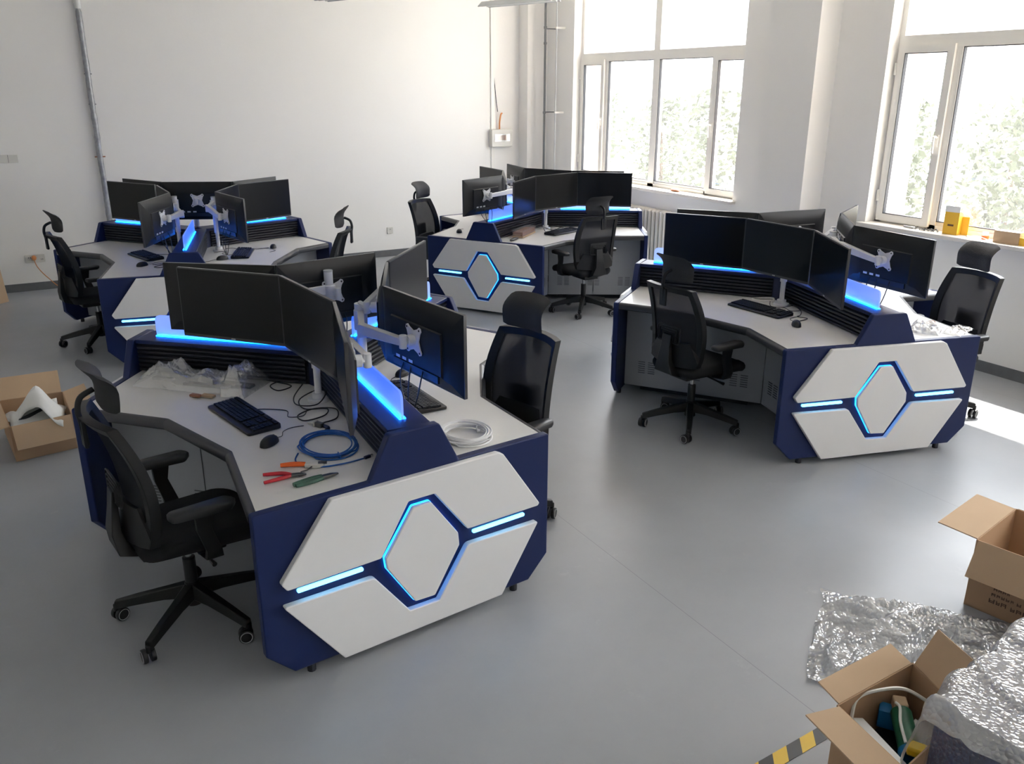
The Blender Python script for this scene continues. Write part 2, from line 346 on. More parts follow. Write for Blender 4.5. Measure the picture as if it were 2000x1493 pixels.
def window(idx, ya, yb):
    """ya<yb; casement at each end, two fixed panes between, transom lights above"""
    root = D.objects.new('window_%d' % idx, None); COL.objects.link(root); root.location = (6.88, (ya + yb) / 2, ZS); struct(root)
    off = root.location; X1, X2 = 6.84, 6.92; zt = 2.60; L = yb - ya
    c1, c2, c3 = ya + 0.58, (ya + yb) / 2, yb - 0.58
    f = MB()
    f.b2((X1, ya, ZS), (X2, yb, ZS + .055)); f.b2((X1, ya, ZT - .06), (X2, yb, ZT)); f.b2((X1, ya, ZS), (X2, ya + .05, ZT)); f.b2((X1, yb - .05, ZS), (X2, yb, ZT))
    f.b2((X1 - .005, ya, zt - .055), (X2, yb, zt + .05))
    f.b2((X1, c2 - .055, ZS), (X2, c2 + .055, ZT)); f.b2((X1, c1 - .035, ZS), (X2, c1 + .035, zt)); f.b2((X1, c3 - .035, ZS), (X2, c3 + .035, zt))
    f.b2((X1 + .01, ya, ZS + .05), (X2, yb, ZS + .085))
    f.build('window_frame', 'upvc', root, off=off, smooth=False)
    for a, b, hs in ((ya + .03, c1 - .02, 1), (c3 + .02, yb - .03, -1)):
        s = MB(); q = 0.062; za, zb = ZS + .035, zt - .03
        s.b2((X1 - .03, a, za), (X2 - .02, a + q, zb)); s.b2((X1 - .03, b - q, za), (X2 - .02, b, zb)); s.b2((X1 - .03, a + q, za), (X2 - .02, b - q, za + q)); s.b2((X1 - .03, a + q, zb - q), (X2 - .02, b - q, zb))
        so = s.build('casement_sash', 'upvc', root, off=off)
        g = MB().b2((X1 + .01, a + q, za + q), (X1 + .016, b - q, zb - q)); g.build('glass_pane', 'glass', root, off=off, smooth=False)
        gk = MB(); e = .006
        for (p0, p1) in (((a + q, za + q), (a + q + e, zb - q)), ((b - q - e, za + q), (b - q, zb - q)), ((a + q, za + q), (b - q, za + q + e)), ((a + q, zb - q - e), (b - q, zb - q))):
            gk.b2((X1 - .026, p0[0], p0[1]), (X1 + .012, p1[0], p1[1]))
        gk.build('gasket', 'fit_shade', so, off=off, smooth=False)
        hy = (b - .03) if hs > 0 else (a + .03)
        hn = MB(); hn.box((X1 - .034, hy, 1.80), (.012, .026, .10)); hn.tube(smooth_path([(X1 - .04, hy, 1.83), (X1 - .075, hy + hs * -.0, 1.835), (X1 - .08, hy, 1.80), (X1 - .075, hy, 1.70)]), [.009] * 25, 8)
        hn.build('window_handle', 'upvc', so, off=off)
        he = (a - .004) if hs > 0 else (b + .004)
        hg = MB()
        for z in (1.30, 2.38): hg.cyl((X1 - .035, he, z - .05), (X1 - .035, he, z + .05), .011, 8)
        hg.build('hinge', 'upvc', so, off=off)
    for a, b in ((c1 + .035, c2 - .055), (c2 + .055, c3 - .035)):
        MB().b2((X1 + .03, a, ZS + .085), (X1 + .036, b, zt - .055)).build('glass_pane', 'glass', root, off=off, smooth=False)
        gk = MB(); e = .007; za, zb = ZS + .085, zt - .055
        for (p0, p1) in (((a, za), (a + e, zb)), ((b - e, za), (b, zb)), ((a, za), (b, za + e)), ((a, zb - e), (b, zb))): gk.b2((X1 + .005, p0[0], p0[1]), (X1 + .04, p1[0], p1[1]))
        gk.build('gasket', 'fit_shade', root, off=off, smooth=False)
    for a, b in ((ya + .05, c2 - .055), (c2 + .055, yb - .05)):
        MB().b2((X1 + .03, a, zt + .05), (X1 + .036, b, ZT - .06)).build('glass_pane', 'glass', root, off=off, smooth=False)
    s = MB(); s.b2((6.63, ya - .05, ZS - .015), (XR, yb + .04, ZS + .018)); s.b2((XR, ya, ZS), (X1 + .01, yb, ZS + .018))
    s.build('window_sill', 'sill', root, bevel=.005, off=off)
for i, (a, b) in enumerate(WIN): window(i + 1, a, b)
# plaster cavity marks / hole detail on the wall is in its material

# ------------------------------------------------------------ outside
g = MB().b2((7.3, -30, -.6), (70, 60, -.5)); o = g.build('ground', 'ground'); struct(o); o['label'] = 'pale sunlit paving outside the windows'
def far_building():
    t = thing('apartment_block', (42, 22, -.5), 0, 'pale washed-out building seen beyond the trees through the windows', 'building')
    MB().b2((0, -34, 0), (6, 40, 14)).build('facade', 'facade', t)
    for k in range(16):
        y = -30 + k * 4.3
        for z in (3.6, 7.2):
            wn = MB(); wn.b2((-.06, y, z), (.05, y + 1.5, z + 1.7)); wo = wn.build('far_window', 'farwin', t)
            fr = MB()
            for q in (0, .5, 1.0, 1.5): fr.b2((-.1, y + q - .04, z), (-.05, y + q + .04, z + 1.7))
            fr.build('window_bar', 'upvc', wo)
far_building()
def tree(x, y, h, r, label, seed):
    rnd = random.Random(seed); t = thing('garden_tree', (x, y, -.5), 0, label, 'tree', 'pale trees outside the windows')
    MB().tube(smooth_path([(0, 0, 0), (.04, .02, h * .3), (-.03, .05, h * .7)]), .05, 6).build('trunk', 'bark', t)
    m = MB(); n = int(1500 * r)
    for _ in range(n):
        th = rnd.random() * 2 * PI; q = rnd.random() ** .5; zz = rnd.random()
        rr = r * q * (0.35 + 0.65 * math.sin(PI * min(1, zz * .85 + .12))) * (0.8 + .35 * math.sin(3 * th + zz * 9 + seed))
        p = Vector((rr * math.cos(th), rr * math.sin(th), .25 + zz * (h - .25)))
        a = Vector((rnd.gauss(0, 1), rnd.gauss(0, 1), rnd.gauss(0, 1))).normalized(); b = a.orthogonal().normalized(); s = .05 + .05 * rnd.random()
        m.add([p - a * s, p + b * s * .6, p + a * s, p - b * s * .6], [(0, 1, 2, 3)])
    m.build('foliage', 'leaf', t, smooth=False)
TR = [(13.5, 20.5, 2.3, 1.3), (14, 17.2, 2.5, 1.2), (13, 14.3, 2.7, 1.2), (16.6, 12.6, 2.6, 1.3), (13.4, 10.4, 2.6, 1.1), (15.5, 9.2, 2.5, 1.5), (13.6, 7.6, 2.7, 1.2), (16.5, 24, 2.8, 1.8)]
LB = ['outermost tree at left edge of the far window view', 'thin pale tree behind the far window left pane', 'tree behind the central mullion of the far window', 'tree filling the narrow right casement of the far window',
      'tree behind the casement of the right-hand window', 'wide bushy tree in the middle of the right-hand window view', 'tree at the right edge of the right-hand window view', 'distant tree farthest behind the far window']
for i, (x, y, h, r) in enumerate(TR): tree(x, y, h, r, LB[i], i)

# ------------------------------------------------------------ consoles
HW, ZP, ZCH, CW, ZB = 0.681, 0.75, 0.143, 0.107, 0.034
def V2(x, y): return Vector((x, y))
CONS = {
 'F': dict(hub=(1.2711, 4.1776), P=[((1.2149, 2.9278), -83.76), ((0.4321, 4.947), 145.24), ((2.29, 5.02), 27.6)],
           A=[(.609, 3.496), (.433, 4.032)], B=[(1.85, 3.59), (2.09, 4.06)], C=None,
           label='nearest three-sided navy and white control console, strewn with cables and pliers'),
 'R': dict(hub=(4.8128, 4.3696), P=[((4.4501, 3.2193), -105.63), ((4.149, 5.3045), 128.02), ((5.93, 4.57), 10.0)],
           A=[(3.974, 3.886), (3.85, 4.55)], B=[(5.25, 3.62), (5.62, 4.03)], C=None,
           label='three-sided navy and white control console on the right, beside the right-hand window'),
 'M': dict(hub=(5.0468, 8.2919), P=[((4.0075, 7.6768), -148.19), ((5.05, 9.60), 97.0), ((6.0268, 7.7086), -30.51)],
           A=[(4.20, 8.70), (4.42, 9.05)], B=[(4.729, 7.292), (5.316, 7.335)], C=None,
           label='three-sided navy and white control console at the far middle, below the far window'),
 'L': dict(hub=(1.4218, 8.6993), P=[((1.0837, 7.3908), -102.41), ((0.7191, 9.6205), 127.59), ((2.4758, 8.9797), 13.6)],
           A=[(.63, 8.253), (.573, 8.741)], B=[(1.864, 7.609), (2.228, 8.162)], C=None,
           label='three-sided navy and white control console at the far left, by the long wall'),
}
UP_PLATE = [(-.385, .742), (.385, .742), (.412, .728), (.611, .437), (.600, .425), (.224, .427), (.066, .640), (-.056, .640), (-.190, .424), (-.585, .420), (-.606, .452)]
LO_PLATE = [(-.606, .352), (-.225, .348), (-.069, .134), (.072, .130), (.224, .352), (.606, .345), (.402, .032), (-.374, .028)]
HEX = [(.047, .608), (-.036, .608), (-.170, .415), (-.164, .363), (-.043, .168), (.053, .163), (.180, .366), (.175, .425)]
def line_x(p, d, q, e):
    den = d.x * e.y - d.y * e.x; t = ((q.x - p.x) * e.y - (q.y - p.y) * e.x) / den; return p + d * t

def build_console(key):
    c = CONS[key]; hub = V2(*c['hub'])
    root = thing('control_console', (hub.x, hub.y, 0), 0, c['label'], 'desk console', 'three-sided control consoles'); off = (hub.x, hub.y, 0)
    fr = []
    for (p, a) in c['P']:
        p = V2(*p); a = rad(a); n = V2(math.cos(a), math.sin(a)); t = V2(-n.y, n.x); fr.append((p, n, t))
    def pf(k, s, nn, z): p, n, t = fr[k]; q = p + t * s + n * nn; return (q.x, q.y, z)
    for k in range(3):
        # blue end board with raised tab, bottom corners cut
        out = [(-HW, ZP), (-.204, ZP), (-.114, .932), (.114, .932), (.204, ZP), (HW, ZP), (HW, ZCH), (HW - CW, ZB), (-HW + CW, ZB), (-HW, ZCH)]
        out = rpoly(out, [.012, 0, .02, .02, 0, .012, .01, .01, .01, .01], 4)
        m = MB().prism(out, lambda s, z: pf(k, s, -.04, z), lambda s, z: pf(k, s, 0, z))
        board = m.build('end_board', 'navy', root, bevel=.005, off=off)
        for nm, pl, rr in (('upper_plate', UP_PLATE, .012), ('lower_plate', LO_PLATE, [.008, .03, .008, .008, .03, .008, .008, .008]), ('hexagon_plate', HEX, .012)):
            q = rpoly(pl, rr, 4)
            po = MB().prism(q, lambda s, z: pf(k, s, -.001, z), lambda s, z: pf(k, s, .03, z)).build(nm, 'white', board, bevel=.004, off=off)
        for sg in (-1, 1):
            q = rpoly([(sg * .262, .384), (sg * .540, .384), (sg * .540, .400), (sg * .262, .400)], .007, 4)
            MB().prism(q, lambda s, z: pf(k, s, -.002, z), lambda s, z: pf(k, s, .010, z)).build('light_bar', 'led', board, off=off)
        # thin blue light line around the side of the hexagon plate
        q = rpoly(HEX, .012, 4); mm = MB(); n = len(q); cx = sum(p[0] for p in q) / n; cz = sum(p[1] for p in q) / n
        def grow(p, e): d = V2(p[0] - cx, p[1] - cz); d = d * (1 + e / max(d.length, .01)); return (cx + d.x, cz + d.y)
        vs = []
        for p in q:
            a_ = grow(p, .0003); b_ = grow(p, .0022)
            vs += [pf(k, *_sn) for _sn in ((a_[0], .003, a_[1]), (b_[0], .003, b_[1]), (b_[0], .013, b_[1]), (a_[0], .013, a_[1]))]
        fs = []
        for i in range(n):
            j = (i + 1) % n
            for e in range(4): fs.append((i * 4 + e, i * 4 + (e + 1) % 4, j * 4 + (e + 1) % 4, j * 4 + e))
        mm.add(vs, fs).build('hexagon_light', 'ledh', board, off=off)
        ft = MB()
        for s in (-.5, .5): a = pf(k, s, -.02, 0); ft.cyl((a[0], a[1], 0), (a[0], a[1], ZB + .01), .018, 10)
        ft.build('levelling_foot', 'fit_shade', board, off=off)
        # spine: slatted screen, cap, light strip and frosted acrylic
        p, n_, t_ = fr[k]; q0 = hub; q1 = p - n_ * .04; d = (q1 - q0); L = d.length; d.normalize(); e = V2(-d.y, d.x); R = Matrix.Rotation(math.atan2(d.y, d.x), 3, 'Z')
        def sp(r, s, z): w = q0 + d * r + e * s; return Vector((w.x, w.y, z))
        core = MB().box(sp((L + .02) / 2 + .0, 0, .83), (L - .02, .145, .16), R)
        screen = core.build('slatted_screen', 'slat', root, off=off)
        sl = MB(); HB = .092
        prof = [(.0, -.012), (.013, -.011), (.018, -.002), (.018, .004), (.0, .012)]
        for sg in (-1, 1):
            for i in range(6):
                zc = .765 + i * .0245
                vs = []
                for rr_ in (.10, L - .001):
                    for (a_, b_) in prof: vs.append(sp(rr_, sg * (.0735 + a_), zc + b_))
                sl.add(vs, [(0, 1, 6, 5), (1, 2, 7, 6), (2, 3, 8, 7), (3, 4, 9, 8), (4, 0, 5, 9), (0, 1, 2, 3, 4), (9, 8, 7, 6, 5)])
        sl.build('slats', 'slat', screen, off=off, smooth=False)
        cap = MB().box(sp((L + .03) / 2, 0, .919), (L - .03, .19, .022), R).build('screen_cap', 'navy', root, bevel=.004, off=off)
        ra, rb = .24, L - .085
        gz0, gz1 = .930, 1.048
        gp = rpoly([(ra, gz0), (rb, gz0), (rb, gz1), (ra, gz1)], [0, 0, .035, .035], 5)
        MB().prism(gp, lambda r, z: sp(r, -.005, z), lambda r, z: sp(r, .005, z)).build('acrylic_screen', 'acrylic', cap, off=off)
        ls = MB()
        for sg in (-1, 1): ls.box(sp((ra + rb) / 2, sg * .010, .9335), (rb - ra, .008, .006), R)
        ls.build('light_strip', 'ledb', cap, off=off)
    # hub column
    MB().cyl((hub.x, hub.y, .70), (hub.x, hub.y, .915), .125, 6).build('hub_column', 'navy_in', root, bevel=.004, off=off)
    # three desktops
    for nm, i, si, j, sj in (('A', 0, -1, 1, 1), ('B', 0, 1, 2, -1), ('C', 2, 1, 1, -1)):
        def P3(k, s, nn): q = pf(k, s, nn, 0); return V2(q[0], q[1])
        ci = P3(i, si * .652, -.041); cj = P3(j, sj * .652, -.041)
        mid = c[nm] and [V2(*q) for q in c[nm]]
        if not mid: mid = [P3(i, si * .69, -.52), P3(j, sj * .69, -.50)]
        line = [ci] + mid + [cj]
        full = rpoly([tuple(v) for v in (P3(i, 0, -.041), ci, *mid, cj, P3(j, 0, -.041), hub)], [0, 0] + [.05] * len(mid) + [0, 0, 0], 5)
        top = MB().prism(full, lambda x, y: (x, y, .724), lambda x, y: (x, y, .748)).build('desktop', 'desk', root, bevel=.001, off=off)
        # edge band along the user side
        fl = rpoly([tuple(v) for v in (hub, *line)], [0, 0] + [.05] * len(mid) + [0], 5)[1:]
        fl = [V2(*q) for q in fl]; outw = (ci + cj) / 2 - hub
        pro = [(0, .7485), (.012, .748), (.024, .742), (.030, .732), (.030, .708), (.024, .700), (0, .697)]
        secs = []
        for a in range(len(fl)):
            d = (fl[min(a + 1, len(fl) - 1)] - fl[max(a - 1, 0)]).normalized(); nn = V2(-d.y, d.x)
            if nn.dot(outw) < 0: nn = -nn
            if a == 0: nn = fr[i][2] * si
            if a == len(fl) - 1: nn = fr[j][2] * sj
            secs.append([(fl[a].x + nn.x * u, fl[a].y + nn.y * u, z) for u, z in pro])
        MB().loft(secs).build('edge_band', 'edge', top, off=off)
        # steel modesty panels with louvres, set back under the top
        a0 = P3(i, si * .30, -.041); b0 = P3(j, sj * .44, -.041)
        di = (hub - fr[i][0]).normalized(); dj = (hub - fr[j][0]).normalized()
        Q = line_x(a0, di, b0, dj)
        for (u, v) in ((a0, Q), (Q, b0)):
            d = v - u; Lp = d.length; d.normalize(); R = Matrix.Rotation(math.atan2(d.y, d.x), 3, 'Z'); mc = (u + v) / 2
            inn = (hub - mc).normalized(); nn = V2(-d.y, d.x)
            if nn.dot(inn) > 0: nn = -nn
            pan = MB().box((mc.x - nn.x * .01, mc.y - nn.y * .01, .385), (Lp - .006, .02, .66), R).build('modesty_panel', 'steel', root, bevel=.002, off=off)
            MB().box((mc.x - nn.x * .09, mc.y - nn.y * .09, .035), (Lp - .22, .02, .07), R).build('underpanel_shade', 'fit_shade', pan, off=off)  # dark strip stands in for shadow below the panel; no plinth there
            gcount = 2 if Lp < .8 else 3
            for gi in range(gcount):
                rc = Lp * (gi + .5) / gcount
                for col in (-.038, .038) if Lp > .5 else (0,):
                    vt = MB()
                    for row in range(6):
                        w_ = u + d * (rc + col) + nn * .0015
                        vt.box((w_.x, w_.y, .165 + row * .017), (.052, .004, .005), R)
                    vt.build('louvre', 'vent', pan, off=off, smooth=False)
            if Lp > .8:
                w_ = u + d * (Lp * .5) + nn * .002
                MB().box((w_.x, w_.y, .40), (.004, .003, .62), R).build('door_gap', 'vent', pan, off=off, smooth=False)
    return root
for k in CONS: build_console(k)

# ------------------------------------------------------------ monitors
def make_monitor(W=.605):
    t = D.objects.new('monitor', None); COL.objects.link(t)
    # local: width along x, screen faces -y, bottom edge at z=0, height .355
    H = .355; q = rpoly([(-W / 2, 0), (W / 2, 0), (W / 2, H), (-W / 2, H)], .004, 2)
    body = MB().prism(q, lambda x, z: (x, -.006, z), lambda x, z: (x, .008, z)).build('housing', 'bezel', t)
    MB().b2((-W / 2 + .006, -.0072, .016), (W / 2 - .006, -.0058, H - .006)).build('screen', 'screen', t, smooth=False)
    def ring(x, z0, z1, y): return [(-x, y, z0), (x, y, z0), (x, y, z1), (-x, y, z1)]
    rear = MB().loft([ring(W / 2 - .002, .002, H - .002, .008), ring(W / 2 - .06, .05, H - .07, .030), ring(W / 2 - .11, .06, H - .10, .034), ring(W / 2 - .115, .07, H - .105, .042)])
    rc = rear.build('rear_cover', 'blk_frame', t, ang=20)
    pt = MB().b2((-.17, .036, .035), (.17, .046, .066)); pt.build('port_recess', 'blk', rc)
    st = MB()
    for i in range(3): st.b2((.02 + i * .05, .0435, .072), (.05 + i * .05, .0440, .085))
    st.build('rating_sticker', 'paper', rc, smooth=False)
    MB().b2((-.012, -.0078, .005), (.012, -.0060, .011)).build('badge', 'lamp', t, smooth=False)
    pc = MB()
    pc.tube(smooth_path([(-.06, .045, .06), (-.065, .06, .02), (-.05, .07, -.06), (-.02, .075, -.13), (.02, .07, -.10), (.03, .06, -.02), (.035, .045, .055)]), .0032, 6)
    pc.tube(smooth_path([(.09, .045, .06), (.095, .06, .0), (.05, .08, -.07), (-.01, .08, -.14)]), .003, 6)
    pc.build('monitor_cables', 'blk', t)
    return t
MONS = {
 'F': dict(A=[((.620, 4.507), (1.017, 4.052)), ((1.017, 4.052), (1.073, 3.415)), ((1.073, 3.415), (.911, 2.795))],
           B=[((1.451, 2.935), (1.368, 3.598)), ((1.368, 3.598), (1.589, 4.115)), ((1.589, 4.115), (2.040, 4.640))],
           C=[((1.06, 4.30), (.578, 4.66)), ((1.63, 4.40), (1.06, 4.30))]),
 'R': dict(A=[((4.042, 4.880), (4.351, 4.383)), ((4.351, 4.383), (4.361, 3.787)), ((4.361, 3.787), (3.997, 3.209))],
           B=[((4.682, 3.161), (4.745, 3.798)), ((4.745, 3.798), (5.148, 4.248)), ((5.148, 4.248), (5.60, 4.49))],
           C=[((4.250, 5.001), (4.614, 4.541)), ((4.614, 4.541), (5.226, 4.471))]),
 'M': dict(B=[((4.111, 7.237), (4.606, 7.658)), ((4.606, 7.658), (5.217, 7.792)), ((5.217, 7.792), (5.680, 7.440))],
           A=[((3.766, 7.635), (4.346, 7.883)), ((4.346, 7.883), (4.614, 8.350)), ((4.623, 8.367), (4.651, 8.969))],
           C=[((5.090, 9.104), (4.984, 8.512)), ((4.984, 8.512), (5.269, 7.981)), ((5.269, 7.981), (5.745, 7.672))]),
 'L': dict(A=[((.730, 9.201), (1.097, 8.607)), ((1.097, 8.607), (1.102, 7.884)), ((1.102, 7.884), (.782, 7.292))],
           B=[((1.556, 7.131), (1.461, 7.773)), ((1.461, 7.773), (1.765, 8.299)), ((1.765, 8.299), (2.308, 8.546))],
           C=[((.897, 9.381), (1.180, 8.842)), ((1.180, 8.842), (1.769, 8.558)), ((1.769, 8.558), (2.270, 8.882))]),
}
CN = {'F': 'nearest console', 'R': 'right-hand console', 'M': 'far middle console', 'L': 'far left console'}
SN = {'FA': 'desk with pliers', 'FB': 'white cable desk', 'FC': 'rear desk',
      'RA': 'front desk', 'RB': 'sunlit desk', 'RC': 'rear desk',
      'MA': 'left desk', 'MB': 'clear box desk', 'MC': 'rear desk',
      'LA': 'left desk', 'LB': 'right desk', 'LC': 'rear desk'}
mon0 = make_monitor(); ZM = 1.012
POLES = {'FA': (1.125, 3.93, 1.22), 'FB': (1.39, 4.00, 1.19), 'FC': (1.33, 4.30, 1.31), 'RA': (4.62, 4.24, 1.24), 'RB': (4.94, 4.13, 1.26), 'RC': (5.02, 4.60, 1.27),
         'MA': (4.83, 8.42, 1.22), 'MB': (4.97, 8.03, 1.22), 'MC': (5.18, 8.45, 1.22), 'LA': (1.24, 8.60, 1.25), 'LB': (1.55, 8.38, 1.25), 'LC': (1.46, 8.86, 1.25)}
used_mon = False; SHOWCORD = {('FB', 0), ('RB', 0), ('LA', 2), ('LB', 0), ('MA', 0), ('FC', 1)}
def xplate(c, nx, up=Vector((0, 0, 1)), r=.052):
    """X shaped VESA plate polygon at centre c with normal nx"""
    sx = up.cross(nx).normalized(); pts = []
    for q in range(4):
        a = PI / 4 + q * PI / 2
        for da, rr in ((-.22, r * 1.22), (-.15, r * 1.50), (.0, r * 1.60), (.15, r * 1.50), (.22, r * 1.22), (PI / 4, r * .80)): pts.append((math.cos(a + da) * rr, math.sin(a + da) * rr))
    return pts, sx
def seg_box(m, a, b, w0, h0, w1, h1):
    a = Vector(a); b = Vector(b); d = (b - a).normalized(); s = d.cross(Vector((0, 0, 1))).normalized(); u = s.cross(d)
    def sec(p, w, h): return [p + s * w + u * h, p - s * w + u * h, p - s * w - u * h, p + s * w - u * h]
    m.loft([sec(a, w0, h0), sec(a + (b - a) * .5, (w0 + w1) / 2, (h0 + h1) / 2), sec(b, w1, h1)])
for ck in 'FRML':
    for wk in 'ABC':
        c = CONS[ck]; hub = V2(*c['hub']); key = ck + wk
        i, j = {'A': (0, 1), 'B': (0, 2), 'C': (2, 1)}[wk]
        user = ((V2(*c['P'][i][0]) - hub) + (V2(*c['P'][j][0]) - hub)).normalized()
        px, py, pz = POLES[key]
        stand = thing('monitor_arm_stand', (px, py, .748), 0, 'white pole with monitor arms, %s, %s' % (SN[key], CN[ck]), 'monitor arm', 'white monitor arm stands')
        so = (px, py, .748)
        m = MB(); m.cyl((px, py, .748), (px, py, .764), .055, 20); m.cyl((px, py, .764), (px, py, .79), .032, 16); m.build('pole_base', 'arm', stand, bevel=.003, off=so)
        m = MB(); m.cyl((px, py, .76), (px, py, .93), .0175, 16); m.cyl((px, py, .92), (px, py, pz), .0235, 16); m.build('pole', 'arm', stand, off=so)
        m = MB(); m.cyl((px, py, pz - .001), (px, py, pz + .006), .0245, 16); m.build('pole_cap', 'lamp', stand, off=so)
        lst = MONS[ck][wk]
        ctr = [(V2(*a) + V2(*b)) / 2 for a, b in lst]
        across = V2(-user.y, user.x)     # user's ... seen from the desk side
        order = sorted(range(len(lst)), key=lambda q: ctr[q].dot(across))
        # seen by someone sitting at that desk (looking along -user), +across is to their right
        nm = {order[0]: 'left', order[1]: 'middle', order[2]: 'right'} if len(lst) == 3 else {order[0]: 'left', order[1]: 'right'}; cnt = {2: 'two', 3: 'three'}[len(lst)]
        for q, (a, b) in enumerate(lst):
            a, b = V2(*a), V2(*b); cc = (a + b) / 2; d = (b - a); Wd = d.length; d.normalize(); nn = V2(-d.y, d.x)
            if nn.dot(user) < 0: nn = -nn
            # front normal nn = local -y
            ang = math.atan2(nn.y, nn.x) + PI / 2
            o = mon0 if not used_mon else copy_tree(mon0); used_mon = True
            o.location = (cc.x, cc.y, ZM); o.rotation_euler = (0, 0, ang); o.scale = (max(.93, min(1.10, Wd / .608)), 1, 1)
            if (key, q) not in SHOWCORD:
                for ch_ in list(o.children):
                    if ch_.name.startswith('monitor_cables') and o is not mon0: D.objects.remove(ch_)
            tag(o, 'black monitor, %s of %s as its sitter sees them, %s, %s' % (nm[q], cnt, SN[key], CN[ck]), 'monitor', 'black monitors on the consoles')
            # arm to it
            bk = Vector((cc.x - nn.x * .044, cc.y - nn.y * .044, ZM + .185)); bn = Vector((-nn.x, -nn.y, 0))
            pts, sx = xplate(bk, bn); vp = MB()
            vp.prism(pts, lambda x, y: bk + sx * x + Vector((0, 0, y)) - bn * .001, lambda x, y: bk + sx * x + Vector((0, 0, y)) + bn * .005)
            j1 = bk + bn * .055
            arm = MB(); arm.cyl(bk + bn * .004, bk + bn * .035, .026, 14); arm.cyl(j1 + Vector((0, 0, -.03)), j1 + Vector((0, 0, .03)), .017, 12); arm.cyl(bk + bn * .03, j1, .013, 10)
            zc = min(pz - .05, 1.215) - .055 * (q if q < 2 else 1) + (.0 if q != 1 else .02)
            pc = Vector((px, py, zc)); dist = (pc.xy - j1.xy).length
            arm.cyl(pc + Vector((0, 0, -.024)), pc + Vector((0, 0, .024)), .034, 16)
            if dist <= .12: arm.cyl(Vector((px, py, pc.z)), Vector((px, py, j1.z)), .030, 14); arm.cyl(Vector((px, py, j1.z)), j1, .014, 10)
            if dist > .12:
                dr = (j1 - pc); dr.z = 0; dr.normalize()
                if dist > .46:
                    side = dr.cross(Vector((0, 0, 1))); 
                    if side.dot(Vector((user.x, user.y, 0))) > 0: side = -side
                    el = pc + dr * dist * .42 + side * .07; el.z = pc.z
                    seg_box(arm, pc, el, .017, .024, .015, .020); arm.cyl(el + Vector((0, 0, -.03)), el + Vector((0, 0, .035)), .021, 12)
                    seg_box(arm, el + Vector((0, 0, .01)), j1, .019, .027, .014, .017)
                else: seg_box(arm, pc, j1, .020, .027, .014, .017)
            ao = arm.build('support_arm', 'arm', stand, bevel=.003, off=so)
            vp.build('mounting_plate', 'arm', ao, bevel=.001, off=so)
            hl = MB()
            for qx in (-1, 1):
                for qy in (-1, 1): e_ = bk + sx * qx * .050 + Vector((0, 0, qy * .050)); hl.cyl(e_ + bn * .004, e_ + bn * .0065, .005, 8)
            hl.build('screw_hole', 'fit_shade', ao, off=so)

for ch_ in list(mon0.children):
    if ch_.name.startswith('monitor_cables'): D.objects.remove(ch_)

